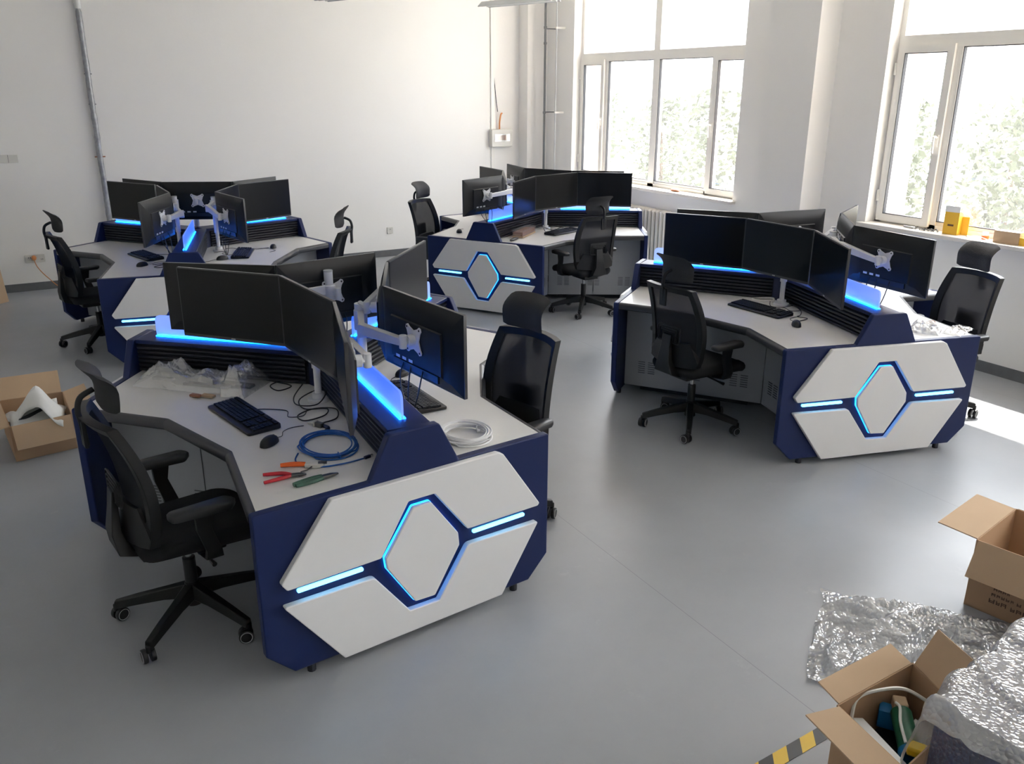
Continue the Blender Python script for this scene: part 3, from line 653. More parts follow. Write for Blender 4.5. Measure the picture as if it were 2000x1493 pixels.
# ------------------------------------------------------------ chairs
def make_chair():
    t = D.objects.new('office_chair', None); COL.objects.link(t)
    b = MB(); b.cyl((0, 0, .075), (0, 0, .185), .038, 20, .030)
    for i in range(5):
        a = i * 2 * PI / 5; d = Vector((math.cos(a), math.sin(a), 0)); s = Vector((-d.y, d.x, 0)); secs = []
        for r, w, z, h in ((.015, .030, .145, .034), (.12, .026, .130, .024), (.24, .022, .106, .021), (.335, .018, .084, .018)):
            p = d * r + Vector((0, 0, z)); secs.append([p + s * w - Vector((0, 0, h)), p + s * w * .7 + Vector((0, 0, h)), p - s * w * .7 + Vector((0, 0, h)), p - s * w - Vector((0, 0, h))])
        b.loft(secs); e = d * .335; b.cyl((e.x, e.y, .05), (e.x, e.y, .085), .011, 10)
    b.build('star_base', 'blk_frame', t, bevel=.004)
    for i in range(5):
        a = i * 2 * PI / 5; e = Vector((math.cos(a), math.sin(a), 0)) * .335; an = a + PI / 2 + .9; ax = Vector((math.cos(an), math.sin(an), 0)); tr = Vector((-ax.y, ax.x, 0)) * .016
        cs = MB()
        for sg in (-1, 1): cs.cyl(e + tr + ax * sg * .006 + Vector((0, 0, .031)), e + tr + ax * sg * .026 + Vector((0, 0, .031)), .031, 20)
        co = cs.build('caster', 'blk', t, bevel=.004)
        rm = MB()
        for sg in (-1, 1):
            cpt = e + tr + ax * sg * .0265 + Vector((0, 0, .031))
            rm.tube([cpt + (Vector((-ax.y, ax.x, 0)) * math.cos(u) + Vector((0, 0, 1)) * math.sin(u)) * .024 for u in [k * 2 * PI / 20 for k in range(20)]], .0016, 5, closed=True)
        rm.build('caster_ring', 'lamp', co)
    g = MB(); g.cyl((0, 0, .16), (0, 0, .30), .027, 16); g.build('gas_lift_sleeve', 'blk', t)
    g = MB(); g.cyl((0, 0, .29), (0, 0, .39), .014, 14); g.build('gas_lift', 'chrome', t)
    m = MB(); m.box((-.02, 0, .392), (.24, .17, .05)); m.box((.05, 0, .41), (.12, .40, .02)); m.build('seat_mechanism', 'blk', t, bevel=.012)
    l = MB(); l.tube([(.03, -.08, .385), (.03, -.20, .375), (.035, -.25, .37)], [.006, .006, .011], 8); l.build('height_lever', 'blk', t)
    # seat
    def seat_fn(u, v):
        x = -.235 + .50 * u; y = (-.245 + .49 * v)
        return x, y
    pts = rpoly([(-.22, -.20), (.285, -.235), (.325, 0), (.285, .235), (-.22, .20)], [.07, .08, .2, .08, .07], 6)
    secs = []
    for sc, z in ((.80, .412), (.96, .420), (1.0, .440), (1.0, .460), (.97, .476), (.88, .486), (.5, .488)):
        secs.append([(p[0] * sc + .0, p[1] * sc, z - (.018 * max(0, (p[0] * sc - .15) / .12) ** 1.5) + (.006 if abs(p[1] * sc) > .15 else 0)) for p in pts])
    MB().loft(secs).build('seat', 'seat', t, ang=60)
    # back: frame loop following a curved sheet
    def bx(z, y): # depth of the back surface
        k = (z - .50) / .52
        return -.205 + .055 * math.sin(min(1, max(0, k)) * PI * .62 + .25) * 1.0 - .115 * max(0, k) ** 1.4 + .060 * (y / .23) ** 2 - .03
    def hw(z): k = (z - .50) / .52; return .205 + .030 * math.sin(PI * min(1, max(0, k * .9 + .08)))
    out = []; n = 14
    for i in range(n + 1): z = .50 + .52 * i / n; out.append((hw(z), z))
    for i in range(1, 8): y = hw(1.02) * (1 - 2 * i / 8); out.append((y, 1.02 + .008 * (1 - (y / .23) ** 2)))
    for i in range(n + 1): z = 1.02 - .52 * i / n; out.append((-hw(z), z))
    for i in range(1, 8): y = -hw(.5) * (1 - 2 * i / 8); out.append((y, .50 - .012 * (1 - (y / .23) ** 2)))
    cz = .76; secs = []
    N_ = len(out)
    for (y, z) in out:
        wb = .040 if z > .60 else .040 + (.60 - z) * .55
        d = Vector((y, (z - cz) * .45)); dl = d.normalized() if d.length > 0 else d
        # frame width points inward
        inn_y = y - math.copysign(min(abs(y), wb), y) if .54 < z < .99 else y * (1 - wb / .23)
        inn_z = z if .54 < z < .985 else (z - .036 if z >= .985 else z + wb * 1.6)
        p = Vector((bx(z, y), y, z)); q = Vector((bx(inn_z, inn_y), inn_y, inn_z))
        secs.append([p + Vector((.018, 0, 0)), q + Vector((.008, 0, 0)), q + Vector((-.012, 0, 0)), p + Vector((-.024, 0, 0))])
    vs = [v for s in secs for v in s]; fs = []
    for i in range(N_):
        j = (i + 1) % N_
        for e in range(4): fs.append((i * 4 + e, i * 4 + (e + 1) % 4, j * 4 + (e + 1) % 4, j * 4 + e))
    MB().add(vs, fs).build('back_frame', 'blk_frame', t, bevel=.003, ang=50)
    MB().grid(lambda u, v: (bx(.53 + .47 * v, (2 * u - 1) * .2) + .004, (2 * u - 1) * (hw(.53 + .47 * v) - .02), .53 + .47 * v), 12, 16).build('back_mesh', 'mesh', t)
    # lumbar support with ribs, spine post
    lm = MB()
    for i in range(4):
        k = 1 - i * .17; zc_ = .70 - i * .006
        q = rpoly([(-.10 * k, -.055 * k), (.10 * k, -.055 * k), (.10 * k, .055 * k), (-.10 * k, .055 * k)], .02 * k, 4)
        lm.tube([(bx(.70, 0) - .030 - i * .002, y, zc_ + z) for y, z in q], .0045, 6, closed=True)
    lm.box((bx(.7, 0) - .024, 0, .70), (.008, .19, .10)); lm.build('lumbar_support', 'blk_frame', t, bevel=.003)
    spn = MB(); secs = []
    for x, z, w, th in ((-.04, .405, .06, .022), (-.17, .405, .075, .024), (-.255, .44, .085, .026), (-.272, .52, .055, .02), (-.262, .62, .040, .014), (-.255, .70, .038, .010)):
        secs.append([(x - th, -w, z), (x - th, w, z), (x + th, w * .9, z + th * .3), (x + th, -w * .9, z + th * .3)])
    spn.loft(secs); spn.build('back_support', 'blk_frame', t, bevel=.010, ang=60)
    # armrests
    for sg in (-1, 1):
        a = MB(); secs = []
        for x, y, z, w, th in ((.03, .19, .405, .035, .012), (.035, .262, .412, .035, .013), (.03, .285, .46, .030, .014), (.00, .287, .56, .028, .014), (.005, .287, .63, .036, .014)):
            y *= sg; secs.append([(x - w, y - th, z), (x + w, y - th, z), (x + w, y + th, z), (x - w, y + th, z)])
        a.loft(secs); ar = a.build('armrest', 'blk_frame', t, bevel=.008, ang=60)
        q = rpoly([(-.13, sg * .287 - .032), (.11, sg * .287 - .045), (.14, sg * .287), (.11, sg * .287 + .045), (-.13, sg * .287 + .032)], .028, 5)
        MB().loft([[(x * .94, y, .632) for x, y in q], [(x, y, .640) for x, y in q], [(x, y, .655) for x, y in q], [(x * .95, sg * .287 + (y - sg * .287) * .9, .662) for x, y in q]]).build('arm_pad', 'blk', ar, ang=60)
    # headrest
    hb = MB(); xs = bx(1.0, 0) - .018
    hb.tube(smooth_path([(xs, 0, .90), (xs - .006, 0, 1.00), (xs - .012, 0, 1.05), (xs + .004, 0, 1.10), (xs + .055, 0, 1.125)]), .012, 8); hb.box((xs - .004, 0, .955), (.016, .055, .11)); hb.build('headrest_bracket', 'blk_frame', t, bevel=.004)
    def hx(u, v, o):
        y = (2 * u - 1); z = (2 * v - 1); k = (1 - abs(y) ** 3.2) ** .45 if abs(y) < 1 else 0
        zz = 1.133 + z * .090 * (.80 + .20 * k)
        return (xs + .075 + .038 * y * y - .035 * (z * z) + .03 * z * abs(z) * -1 + o, y * .142, zz)
    hd = MB(); NU, NV = 14, 8
    fr_ = [[hx(i / NU, j / NV, .020 * (1 - (2 * i / NU - 1) ** 6) * (1 - (2 * j / NV - 1) ** 6)) for i in range(NU + 1)] for j in range(NV + 1)]
    bk_ = [[hx(i / NU, j / NV, -.014 * (1 - (2 * i / NU - 1) ** 6) * (1 - (2 * j / NV - 1) ** 6)) for i in range(NU + 1)] for j in range(NV + 1)]
    for g_ in (fr_, bk_):
        hd.add([p for r in g_ for p in r], [(j * (NU + 1) + i, j * (NU + 1) + i + 1, (j + 1) * (NU + 1) + i + 1, (j + 1) * (NU + 1) + i) for j in range(NV) for i in range(NU)])
    hd.build('headrest', 'headpad', t, ang=70)
    return t
CH = [((.38, 3.50), 8, 12, 'black mesh office chair in the left foreground, turned to the desk with the tools', ),
      ((1.92, 3.59), 194, 60, 'black mesh office chair tucked at the right side of the nearest console'),
      ((3.79, 4.19), 4, 12, 'black mesh office chair seen from behind at the front desk of the right-hand console'),
      ((5.40, 3.52), 169, 36, 'black mesh office chair between the right-hand console and the window wall'),
      ((4.93, 7.20), 90, 14, 'black mesh office chair seen from behind at the far middle console front desk'),
      ((4.04, 8.79), -56, 20, 'black mesh office chair left of the far middle console, against the plain wall'),
      ((.44, 8.36), 10, 30, 'black mesh office chair at far left, in profile beside the far left console'),
      ((2.24, 7.52), 150, 20, 'black mesh office chair in profile at the right side of the far left console')]
ch0 = make_chair()
for i, ((x, y), face, base, lab) in enumerate(CH):
    o = ch0 if i == 0 else copy_tree(ch0)
    o.location = (x, y, 0); o.rotation_euler = (0, 0, rad(face)); tag(o, lab, 'office chair', 'black office chairs')
    for c_ in o.children:      # turn the star base on its column, as each chair stands
        if c_.name.split('.')[0] in ('star_base', 'caster'): c_.rotation_euler = (0, 0, rad(base - face))

# ------------------------------------------------------------ keyboards and mice
ZD = .7485
def make_keyboard():
    t = D.objects.new('keyboard', None); COL.objects.link(t)
    # long side along x (0.46), typing side at -y
    q = rpoly([(-.232, -.085), (.232, -.085), (.232, .075), (-.232, .075)], .012, 3)
    MB().prism(q, lambda x, y: (x, y, .002), lambda x, y: (x, y, .014 + (y + .085) * .07)).build('keyboard_body', 'blk', t, bevel=.003)
    kk_ = {n_: MB() for n_ in ('letter_keys', 'cursor_keys', 'number_keys', 'function_keys')}
    for r in range(6):
        y = -.048 + r * .0195 + (.006 if r == 5 else 0); x = -.222
        cols = 22
        for c_ in range(cols):
            if c_ in (15, 19): continue
            if c_ > 15 and r in (2,) and c_ < 19: continue
            xx = -.222 + .0205 * (c_ + .5) + (.0)
            if r == 0 and 3 <= c_ <= 7: continue
            k = kk_['function_keys' if r == 5 else 'letter_keys' if c_ < 15 else 'cursor_keys' if c_ < 19 else 'number_keys']
            k.box((xx, y, .018 + (y + .085) * .07), (.0165, .0160, .008))
        if r == 0: kk_['letter_keys'].box((-.222 + .0205 * 5.5, y, .018 + (y + .085) * .07), (.10, .016, .008))
    for n_, x0_, x1_, y0_, y1_ in (('letter_keys', -.22, .085, -.056, .038), ('cursor_keys', .108, .166, -.056, .038), ('number_keys', .19, .228, -.056, .038), ('function_keys', -.22, .228, .048, .064)):
        R_ = Matrix.Rotation(.07, 3, 'X'); kk_[n_].box(((x0_ + x1_) / 2, (y0_ + y1_) / 2, .0155 + ((y0_ + y1_) / 2 + .085) * .07), (x1_ - x0_, y1_ - y0_, .002), R_)
    for n_, k in kk_.items(): k.build(n_, 'blk_frame', t, smooth=False)
    MB().tube(smooth_path([(-.05, .075, .01), (-.03, .13, .004), (.05, .19, .004), (.13, .16, .004), (.16, .22, .004), (.10, .27, .004)]), .0022, 6).build('keyboard_cord', 'blk', t)
    return t
def make_mouse():
    t = D.objects.new('computer_mouse', None); COL.objects.link(t)
    MB().ell((0, 0, .002), (.030, .055, .036), 18, 10, zmin=0.0, p=.85).build('mouse_shell', 'blk', t, ang=60)
    MB().cyl((-.0, .022, .030), (.0, .036, .027), .006, 10).build('scroll_wheel', 'blk_frame', t)
    MB().tube(smooth_path([(0, .053, .010), (.005, .09, .004), (-.02, .14, .003), (-.01, .19, .003), (.03, .23, .003)]), .0018, 6).build('mouse_cord', 'blk', t)
    return t
KB = [((.746, 3.864), -79, 'black keyboard beside the mouse on the near left desk of the nearest console'),
      ((1.536, 3.734), 92, 'black keyboard under the rear of a monitor on the right desk of the nearest console'),
      ((4.37, 4.195), -87, 'black keyboard on the front desk of the right-hand console'),
      ((4.995, 7.72), 20, 'black keyboard on the far middle console beside the clear box'),
      ((.905, 8.39), -76, 'black keyboard on the left desk of the far left console'),
      ((1.705, 8.10), 70, 'blue-lit keyboard on the right desk of the far left console')]
k0 = make_keyboard()
for i, ((x, y), a, lab) in enumerate(KB):
    o = k0 if i == 0 else copy_tree(k0); o.location = (x, y, ZD); o.rotation_euler = (0, 0, rad(a)); tag(o, lab, 'keyboard', 'black keyboards')
MS = [((.768, 3.495), -48, 'black mouse near the red pliers and keyboard on the nearest console'),
      ((1.64, 4.09), 120, 'black mouse behind the monitor on the right desk of the nearest console'),
      ((4.279, 3.78), -40, 'black mouse on the front desk of the right-hand console'),
      ((4.03, 8.27), -30, 'black mouse on the left desk of the far middle console'),
      ((.817, 7.956), -60, 'black mouse left of the far left console front board'),
      ((1.487, 7.925), 100, 'black mouse left of the blue-lit keyboard on the far left console'),
      ((2.042, 8.296), 165, 'black mouse right of the blue-lit keyboard on the far left console')]
m0 = make_mouse()
for i, ((x, y), a, lab) in enumerate(MS):
    o = m0 if i == 0 else copy_tree(m0); o.location = (x, y, ZD); o.rotation_euler = (0, 0, rad(a)); tag(o, lab, 'mouse', 'black computer mice')

# ------------------------------------------------------------ things on the near desk
def coil(name, matn, c, rx, ry, turns, r, zmul, seed, lab, cat, rot=0, extra=None):
    rnd = random.Random(seed); pts = []; n = 40
    for i in range(turns * n + 1):
        a = 2 * PI * i / n + rot; tt = i / n; k = 1 + .05 * math.sin(tt * 2.7 + seed) + .05 * math.sin(a * 1.0 + tt * 1.7) - .10 * ((tt * .618) % 1)
        pts.append((math.cos(a) * rx * k, math.sin(a) * ry * k, r * 1.1 + zmul * (.5 + .5 * math.sin(tt * 2.1 + 1.0)) * r * 2))
    t = thing(name, (c[0], c[1], ZD), 0, lab, cat)
    MB().tube(pts, r, 6).build('cable_loops', matn, t)
    return t, pts
t, pts = coil('network_cable', 'blue_cable', (.985, 3.345), .118, .145, 7, .0033, 2.2, 3, 'coiled blue network cable with plug beside the orange-handled crimping tool', 'cable')
MB().tube(smooth_path([(-.14, -.02, .005), (-.17, -.10, .004), (-.11, -.19, .004), (0, -.21, .004), (.09, -.20, .004)]), .0033, 6).build('cable_tail', 'blue_cable', t)
pl = MB(); pl.box((.10, -.205, .009), (.030, .013, .012), Matrix.Rotation(.3, 3, 'Z')); pl.build('plug', 'navy_in', t, bevel=.002)
MB().box((.120, -.200, .009), (.014, .010, .009), Matrix.Rotation(.3, 3, 'Z')).build('plug_tip', 'chrome', t)
MB().tube([(0, -.128, .002), (0, -.158, .003), (0, -.160, .022), (0, -.128, .022)], .003, 6, closed=True).build('cable_tie', 'blue_cable', t)
MB().tube(smooth_path([(.03, .15, .006), (.06, .19, .006), (.05, .22, .008)]), .009, 8).build('cable_boot', 'navy_in', t)
t, pts = coil('network_cable', 'white_cable', (1.55, 3.15), .108, .115, 10, .0042, 3.6, 9, 'coiled white network cable in clear wrap on the right desk of the nearest console', 'cable')
MB().tube([(.085, .02, .004), (.09, .03, .03), (.07, .03, .034), (.065, .02, .004)], .003, 6, closed=True).build('cable_tie', 'paper', t)
# adapter
t = thing('network_adapter', (1.02, 3.585, ZD), rad(-60), 'small white network adapter lying between the black cords and the blue cable', 'adapter')
MB().b2((-.02, -.012, 0), (.02, .012, .022)).build('adapter_body', 'metal', t, bevel=.003)
MB().b2((-.028, -.015, 0), (-.02, .015, .026)).build('adapter_rim', 'ivory', t, bevel=.002)
MB().tube(smooth_path([(-.028, 0, .010), (-.05, .006, .008), (-.07, .0, .006)]), [.006] * 17, 8).build('adapter_lead', 'ivory', t)
# pliers
def handle(pts, r, n=8): return MB().tube(smooth_path(pts), [r * (0.75 + .25 * math.sin(PI * min(1, .15 + .8 * k / (8 * (len(pts) - 1))))) for k in range(8 * (len(pts) - 1) + 1)], n)
t = thing('pliers', (.740, 3.125, ZD), rad(-15), 'small side cutters with open red grips at the desk front edge', 'pliers')
handle([(.02, .004, .009), (-.02, .026, .009), (-.09, .032, .008)], .0085).build('grip', 'red', t)
handle([(.02, -.004, .009), (-.02, -.022, .009), (-.085, -.045, .008)], .0085).build('grip', 'red', t)
jw = MB(); jw.loft([[(.015, -.012, .003), (.015, .012, .003), (.015, .012, .014), (.015, -.012, .014)], [(.05, -.011, .003), (.05, .011, .003), (.05, .011, .013), (.05, -.011, .013)], [(.078, -.003, .004), (.078, .003, .004), (.078, .003, .010), (.078, -.003, .010)]]); jw.build('jaw', 'metal', t, bevel=.002)
t = thing('crimping_tool', (.835, 3.185, ZD), rad(-23), 'crimping tool with one orange grip and white head', 'crimping tool')
handle([(.0, .004, .012), (-.05, .008, .012), (-.10, .006, .010)], .011).build('grip', 'orange', t)
MB().loft([[(-.002, -.013, .002), (-.002, .013, .002), (-.002, .013, .016), (-.002, -.013, .016)], [(.045, -.022, .002), (.045, .018, .002), (.045, .018, .018), (.045, -.022, .018)], [(.075, -.012, .002), (.075, .014, .002), (.075, .014, .016), (.075, -.012, .016)]]).build('tool_head', 'ivory', t, bevel=.002)
jj = MB(); jj.box((.070, -.004, .019), (.035, .012, .008)); jj.tube([(.03, -.015, .01), (.012, -.045, .008), (-.012, -.058, .006)], .003, 6); jj.build('jaw', 'metal', t)
t = thing('pliers', (.83, 3.035, ZD), rad(8), 'closed pliers with worn green and yellow grips, nearest the desk corner', 'pliers')
handle([(.03, .004, .011), (-.02, .006, .011), (-.09, .003, .010)], .0115).build('grip', 'green', t)
handle([(.03, -.006, .009), (-.02, -.010, .009), (-.085, -.010, .009)], .0095).build('grip', 'green', t)
MB().loft([[(.03, -.011, .003), (.03, .011, .003), (.03, .011, .016), (.03, -.011, .016)], [(.07, -.010, .003), (.07, .010, .003), (.07, .010, .015), (.07, -.010, .015)], [(.10, -.003, .004), (.10, .004, .004), (.10, .004, .010), (.10, -.003, .010)]]).build('jaw', 'metal', t, bevel=.002)
# tangled black cords by the pole
def cord(name, pts, r, matn, lab, cat='cord', grp=None):
    o = MB().tube(smooth_path(pts, 10), r, 6).build(name, matn); return tag(o, lab, cat, grp)
cord('tangled_cord', [(1.10, 4.12, ZD + .03), (1.02, 4.00, ZD + .012), (1.00, 3.86, ZD + .02), (1.08, 3.80, ZD + .03), (1.15, 3.88, ZD + .06), (1.12, 3.99, ZD + .03), (1.03, 3.94, ZD + .015), (1.02, 3.82, ZD + .01), (1.11, 3.76, ZD + .015), (1.08, 3.70, ZD + .006), (.98, 3.68, ZD + .005), (.97, 3.76, ZD + .005), (1.06, 3.80, ZD + .01), (1.15, 3.75, ZD + .01), (1.12, 3.64, ZD + .006), (1.03, 3.60, ZD + .01)], .0032, 'blk',
     'tangled black cords around the pole base on the nearest console')
cord('tangled_cord', [(.95, 4.32, ZD + .02), (1.0, 4.25, ZD + .02), (1.05, 4.15, ZD + .02), (.98, 4.14, ZD + .01), (.96, 4.22, ZD + .015), (1.03, 4.28, ZD + .01), (1.10, 4.18, ZD + .03)], .0032, 'blk', 'black cord bundle beside the plastic bag on the nearest console')
cord('tangled_cord', [(4.57, 4.30, ZD + .02), (4.50, 4.22, ZD + .01), (4.54, 4.15, ZD + .012), (4.62, 4.12, ZD + .02), (4.58, 4.02, ZD + .01), (4.50, 3.95, ZD + .006), (4.44, 3.92, ZD + .01), (4.47, 3.86, ZD + .006), (4.38, 3.84, ZD + .006)], .003, 'blk', 'black cord running between pole and mouse on the right-hand console')
cord('tangled_cord', [(4.62, 4.32, ZD + .02), (4.55, 4.34, ZD + .015), (4.52, 4.42, ZD + .02), (4.60, 4.44, ZD + .012), (4.66, 4.36, ZD + .02), (4.58, 4.28, ZD + .015)], .006, 'ivory', 'cream cable bundle at the foot of the right-hand console pole')
cord('tangled_cord', [(4.86, 7.86, ZD + .006), (4.90, 7.94, ZD + .03), (4.99, 7.90, ZD + .008), (5.10, 7.93, ZD + .02), (5.18, 8.0, ZD + .006), (5.06, 8.05, ZD + .02), (4.92, 8.03, ZD + .008)], .004, 'blk', 'black cords at the pole foot of the far middle console front desk')
cord('tangled_cord', [(1.62, 8.42, ZD + .01), (1.66, 8.30, ZD + .03), (1.74, 8.30, ZD + .012), (1.80, 8.36, ZD + .01), (1.88, 8.30, ZD + .006), (2.0, 8.30, ZD + .005)], .0032, 'blk', 'black cord by the pole foot on the right desk of the far left console')
cord('tangled_cord', [(.90, 7.95, ZD + .006), (.98, 7.92, ZD + .01), (1.0, 7.82, ZD + .006), (.93, 7.76, ZD + .01), (.90, 7.84, ZD + .006), (1.0, 7.88, ZD + .01), (1.05, 7.8, ZD + .006)], .0032, 'blk', 'black cord coil beside the mouse on the far left console left desk')
# plastic bag with parts inside
def lump(c, sx, sy, sz, rot, seed, nu=46, nv=26, amp=.35):
    R = Matrix.Rotation(rot, 3, 'Z')
    def fn(u, v):
        x = (2 * u - 1); y = (2 * v - 1)
        env = max(0, (1 - abs(x) ** 4)) ** .5 * max(0, (1 - abs(y) ** 4)) ** .5
        nz = noise.noise(Vector((x * 3.2 + seed, y * 2.2, seed))) + .55 * abs(noise.noise(Vector((x * 8 + seed, y * 5, 2.0))))
        p = Vector((x * sx * (1 + .06 * noise.noise(Vector((y * 4, seed, 1)))), y * sy * (1 + .22 * noise.noise(Vector((x * 4, seed, 0)))), .003 + sz * env * max(.06, .55 + amp * 2 * nz)))
        return R @ p + Vector(c)
    return MB().grid(fn, nu, nv)
bagc = (.66, 4.45, ZD)
t = thing('plastic_bag', bagc, 0, 'crumpled clear plastic bag of parts on the near left desk, beside the navy screen', 'plastic bag')
def bagfn(u, v):
    x = 2 * u - 1; y = 2 * v - 1
    along = Vector((.62, -.58, 0)).normalized(); ac = Vector((-along.y, along.x, 0))
    hgt = .075 + .09 * math.exp(-((x - .78) / .22) ** 2) + .05 * math.exp(-((x + .55) / .25) ** 2)
    env = max(0, 1 - abs(y) ** 3) ** .6 * max(0, 1 - abs(x) ** 8) ** .5
    nz = noise.noise(Vector((x * 4, y * 2.5, 3))) * .5 + .4 * abs(noise.noise(Vector((x * 11, y * 6, 1))))
    wdt = .115 * (1 + .25 * noise.noise(Vector((x * 3, 7, 0))) + .25 * (x > .6))
    p = along * x * .33 + ac * y * wdt; p.z = .003 + hgt * env * (.75 + nz); return p
MB().grid(bagfn, 60, 28).build('bag_film', 'film', t, ang=180)
for nm, c_, L_, w_, a_, mt in (('flat_dark_part', (-.16, .17), .12, .03, 135, 'edge'), ('dark_tool', (.02, -.05), .26, .035, 137, 'fit_shade'), ('grey_bracket', (.16, -.12), .18, .05, 133, 'metal')):
    o = MB().box((bagc[0] + c_[0], bagc[1] + c_[1], ZD + .012), (L_, w_, .016), Matrix.Rotation(rad(a_), 3, 'Z')).build(nm, mt, bevel=.004)
    tag(o, {'flat_dark_part': 'small dark part inside the left end of the clear plastic bag', 'dark_tool': 'long dark tool lying in the clear plastic bag', 'grey_bracket': 'grey metal bracket in the right end of the clear plastic bag'}[nm], 'part')
o = MB().box((.60, 4.27, ZD + .010), (.06, .028, .014), Matrix.Rotation(rad(-50), 3, 'Z')).build('tool_grip', 'brown', bevel=.005); tag(o, 'reddish brown tool handle sticking out in front of the plastic bag', 'tool')
o = MB().box((.655, 4.235, ZD + .010), (.07, .03, .012), Matrix.Rotation(rad(-50), 3, 'Z')).build('paper_scrap', 'card_in', bevel=.002); tag(o, 'beige paper piece in front of the plastic bag', 'paper')

# ------------------------------------------------------------ far middle console: clear box, black handset
t = thing('clear_box', (4.55, 7.78, ZD), rad(40), 'shallow clear box with brown card inside on the far middle console', 'box')
MB().b2((-.20, -.06, .002), (.20, .06, .018)).build('card_base', 'card_in', t, bevel=.002)
MB().b2((-.19, -.055, .018), (.19, .055, .060)).build('brown_insert', 'brown', t, bevel=.006)
MB().b2((-.20, -.062, .018), (.20, .062, .078)).build('clear_lid', 'clearbox', t, bevel=.004)
t = thing('handset', (4.30, 7.55, ZD), rad(35), 'long black handset lying in front of the clear box', 'handset')
MB().ell((0, 0, .014), (.10, .022, .014), 16, 8).build('handset_body', 'blk', t)
t = thing('power_socket_strip', (5.30, 4.16, .935), rad(20), 'white power sockets glimpsed under the back-facing monitor of the right-hand console', 'socket strip')
MB().b2((-.08, -.018, -.005), (.08, .018, .03)).build('socket_body', 'ivory', t, bevel=.003)
t.location = (5.16, 3.93, ZD + .005)
# right console sunlit desk: plastic bag, brown blob, paper
t = thing('plastic_bag', (4.93, 3.30, ZD), 0, 'crumpled white plastic bag on the sunlit corner of the right-hand console', 'plastic bag')
lump((0, 0, 0), .12, .09, .05, .5, 4).build('bag_film', 'bubble', t, ang=180)
t = thing('packaging_film', (5.08, 3.18, ZD), 0, 'flat clear packaging and paper scraps at the sunlit desk corner', 'packaging')
lump((0, 0, 0), .13, .06, .025, .3, 8).build('film_sheet', 'film', t, ang=180)
o = MB().ell((5.10, 3.38, ZD + .010), (.045, .022, .012), 14, 8, rot=Matrix.Rotation(.4, 3, 'Z')).build('brown_pouch', 'brown'); tag(o, 'small brown object on the sunlit desk of the right-hand console', 'pouch')

# ------------------------------------------------------------ cartons
def carton(base, h, flaps, loc_label, cat='cardboard box', th=.005, marks=True, tilt_in=None):
    c = Vector((sum(p[0] for p in base) / 4, sum(p[1] for p in base) / 4, 0)); t = thing('cardboard_box', c, 0, loc_label, cat)
    P = [Vector((p[0], p[1], 0)) for p in base]; b = MB(); nrm = []
    area = sum(P[i].x * P[(i + 1) % 4].y - P[(i + 1) % 4].x * P[i].y for i in range(4)); sg = 1 if area > 0 else -1
    for i in range(4):
        p, q = P[i], P[(i + 1) % 4]; d = (q - p).normalized(); n = Vector((d.y, -d.x, 0)) * sg; nrm.append(n)
        b.add([p, q, q - n * th, p - n * th] + [v + Vector((0, 0, h)) for v in (p, q, q - n * th, p - n * th)], [(0, 1, 2, 3), (4, 5, 6, 7), (0, 1, 5, 4), (1, 2, 6, 5), (2, 3, 7, 6), (3, 0, 4, 7)])
    b.add([p + Vector((0, 0, .002)) for p in P] + [p + Vector((0, 0, .006)) for p in P], [(0, 1, 2, 3), (4, 5, 6, 7), (0, 1, 5, 4), (1, 2, 6, 5), (2, 3, 7, 6), (3, 0, 4, 7)])
    body = b.build('carton_body', 'card', t, off=c)
    for (i, L, ang) in flaps:
        p, q = P[i] + Vector((0, 0, h)), P[(i + 1) % 4] + Vector((0, 0, h)); n = nrm[i]; d = (q - p).normalized()
        dirv = n * math.cos(rad(ang)) + Vector((0, 0, 1)) * math.sin(rad(ang)); nn = d.cross(dirv).normalized() * th * .5
        ins = d * .01
        a, b_ = p + ins, q - ins
        MB().add([a - nn, b_ - nn, b_ + dirv * L - nn, a + dirv * L - nn, a + nn, b_ + nn, b_ + dirv * L + nn, a + dirv * L + nn], [(0, 1, 2, 3), (4, 5, 6, 7), (0, 1, 5, 4), (1, 2, 6, 5), (2, 3, 7, 6), (3, 0, 4, 7)]).build('flap', 'card_in', t, off=c)
    return t, P, nrm, c
def marks(t, P, nrm, i, c, rows, seed):
    rnd = random.Random(seed); p, q = P[i], P[(i + 1) % 4]; d = (q - p).normalized(); n = nrm[i]; mm = MB()
    for (r0, z, hgt, cnt, gap) in rows:
        x = r0
        for _ in range(cnt):
            w_ = hgt * (.7 + .5 * rnd.random()); a = p + d * x + n * .0012
            # little stroke glyphs: two verticals and two bars each
            for (dx, dz, sx, sz) in ((0, 0, .18, 1), (.8, 0, .18, 1 if rnd.random() > .4 else .6), (.4, .35 * rnd.choice((-1, 1)), .9, .16), (.4, 0, .9, .14)):
                cc = a + d * (dx * w_) + Vector((0, 0, z + dz * hgt)); mm.box(cc, (w_ * sx, .0012, hgt * sz), Matrix.Rotation(math.atan2(d.y, d.x), 3, 'Z'))
            x += w_ + gap
    mm.build('printed_text', 'ink', t, off=c, smooth=False)
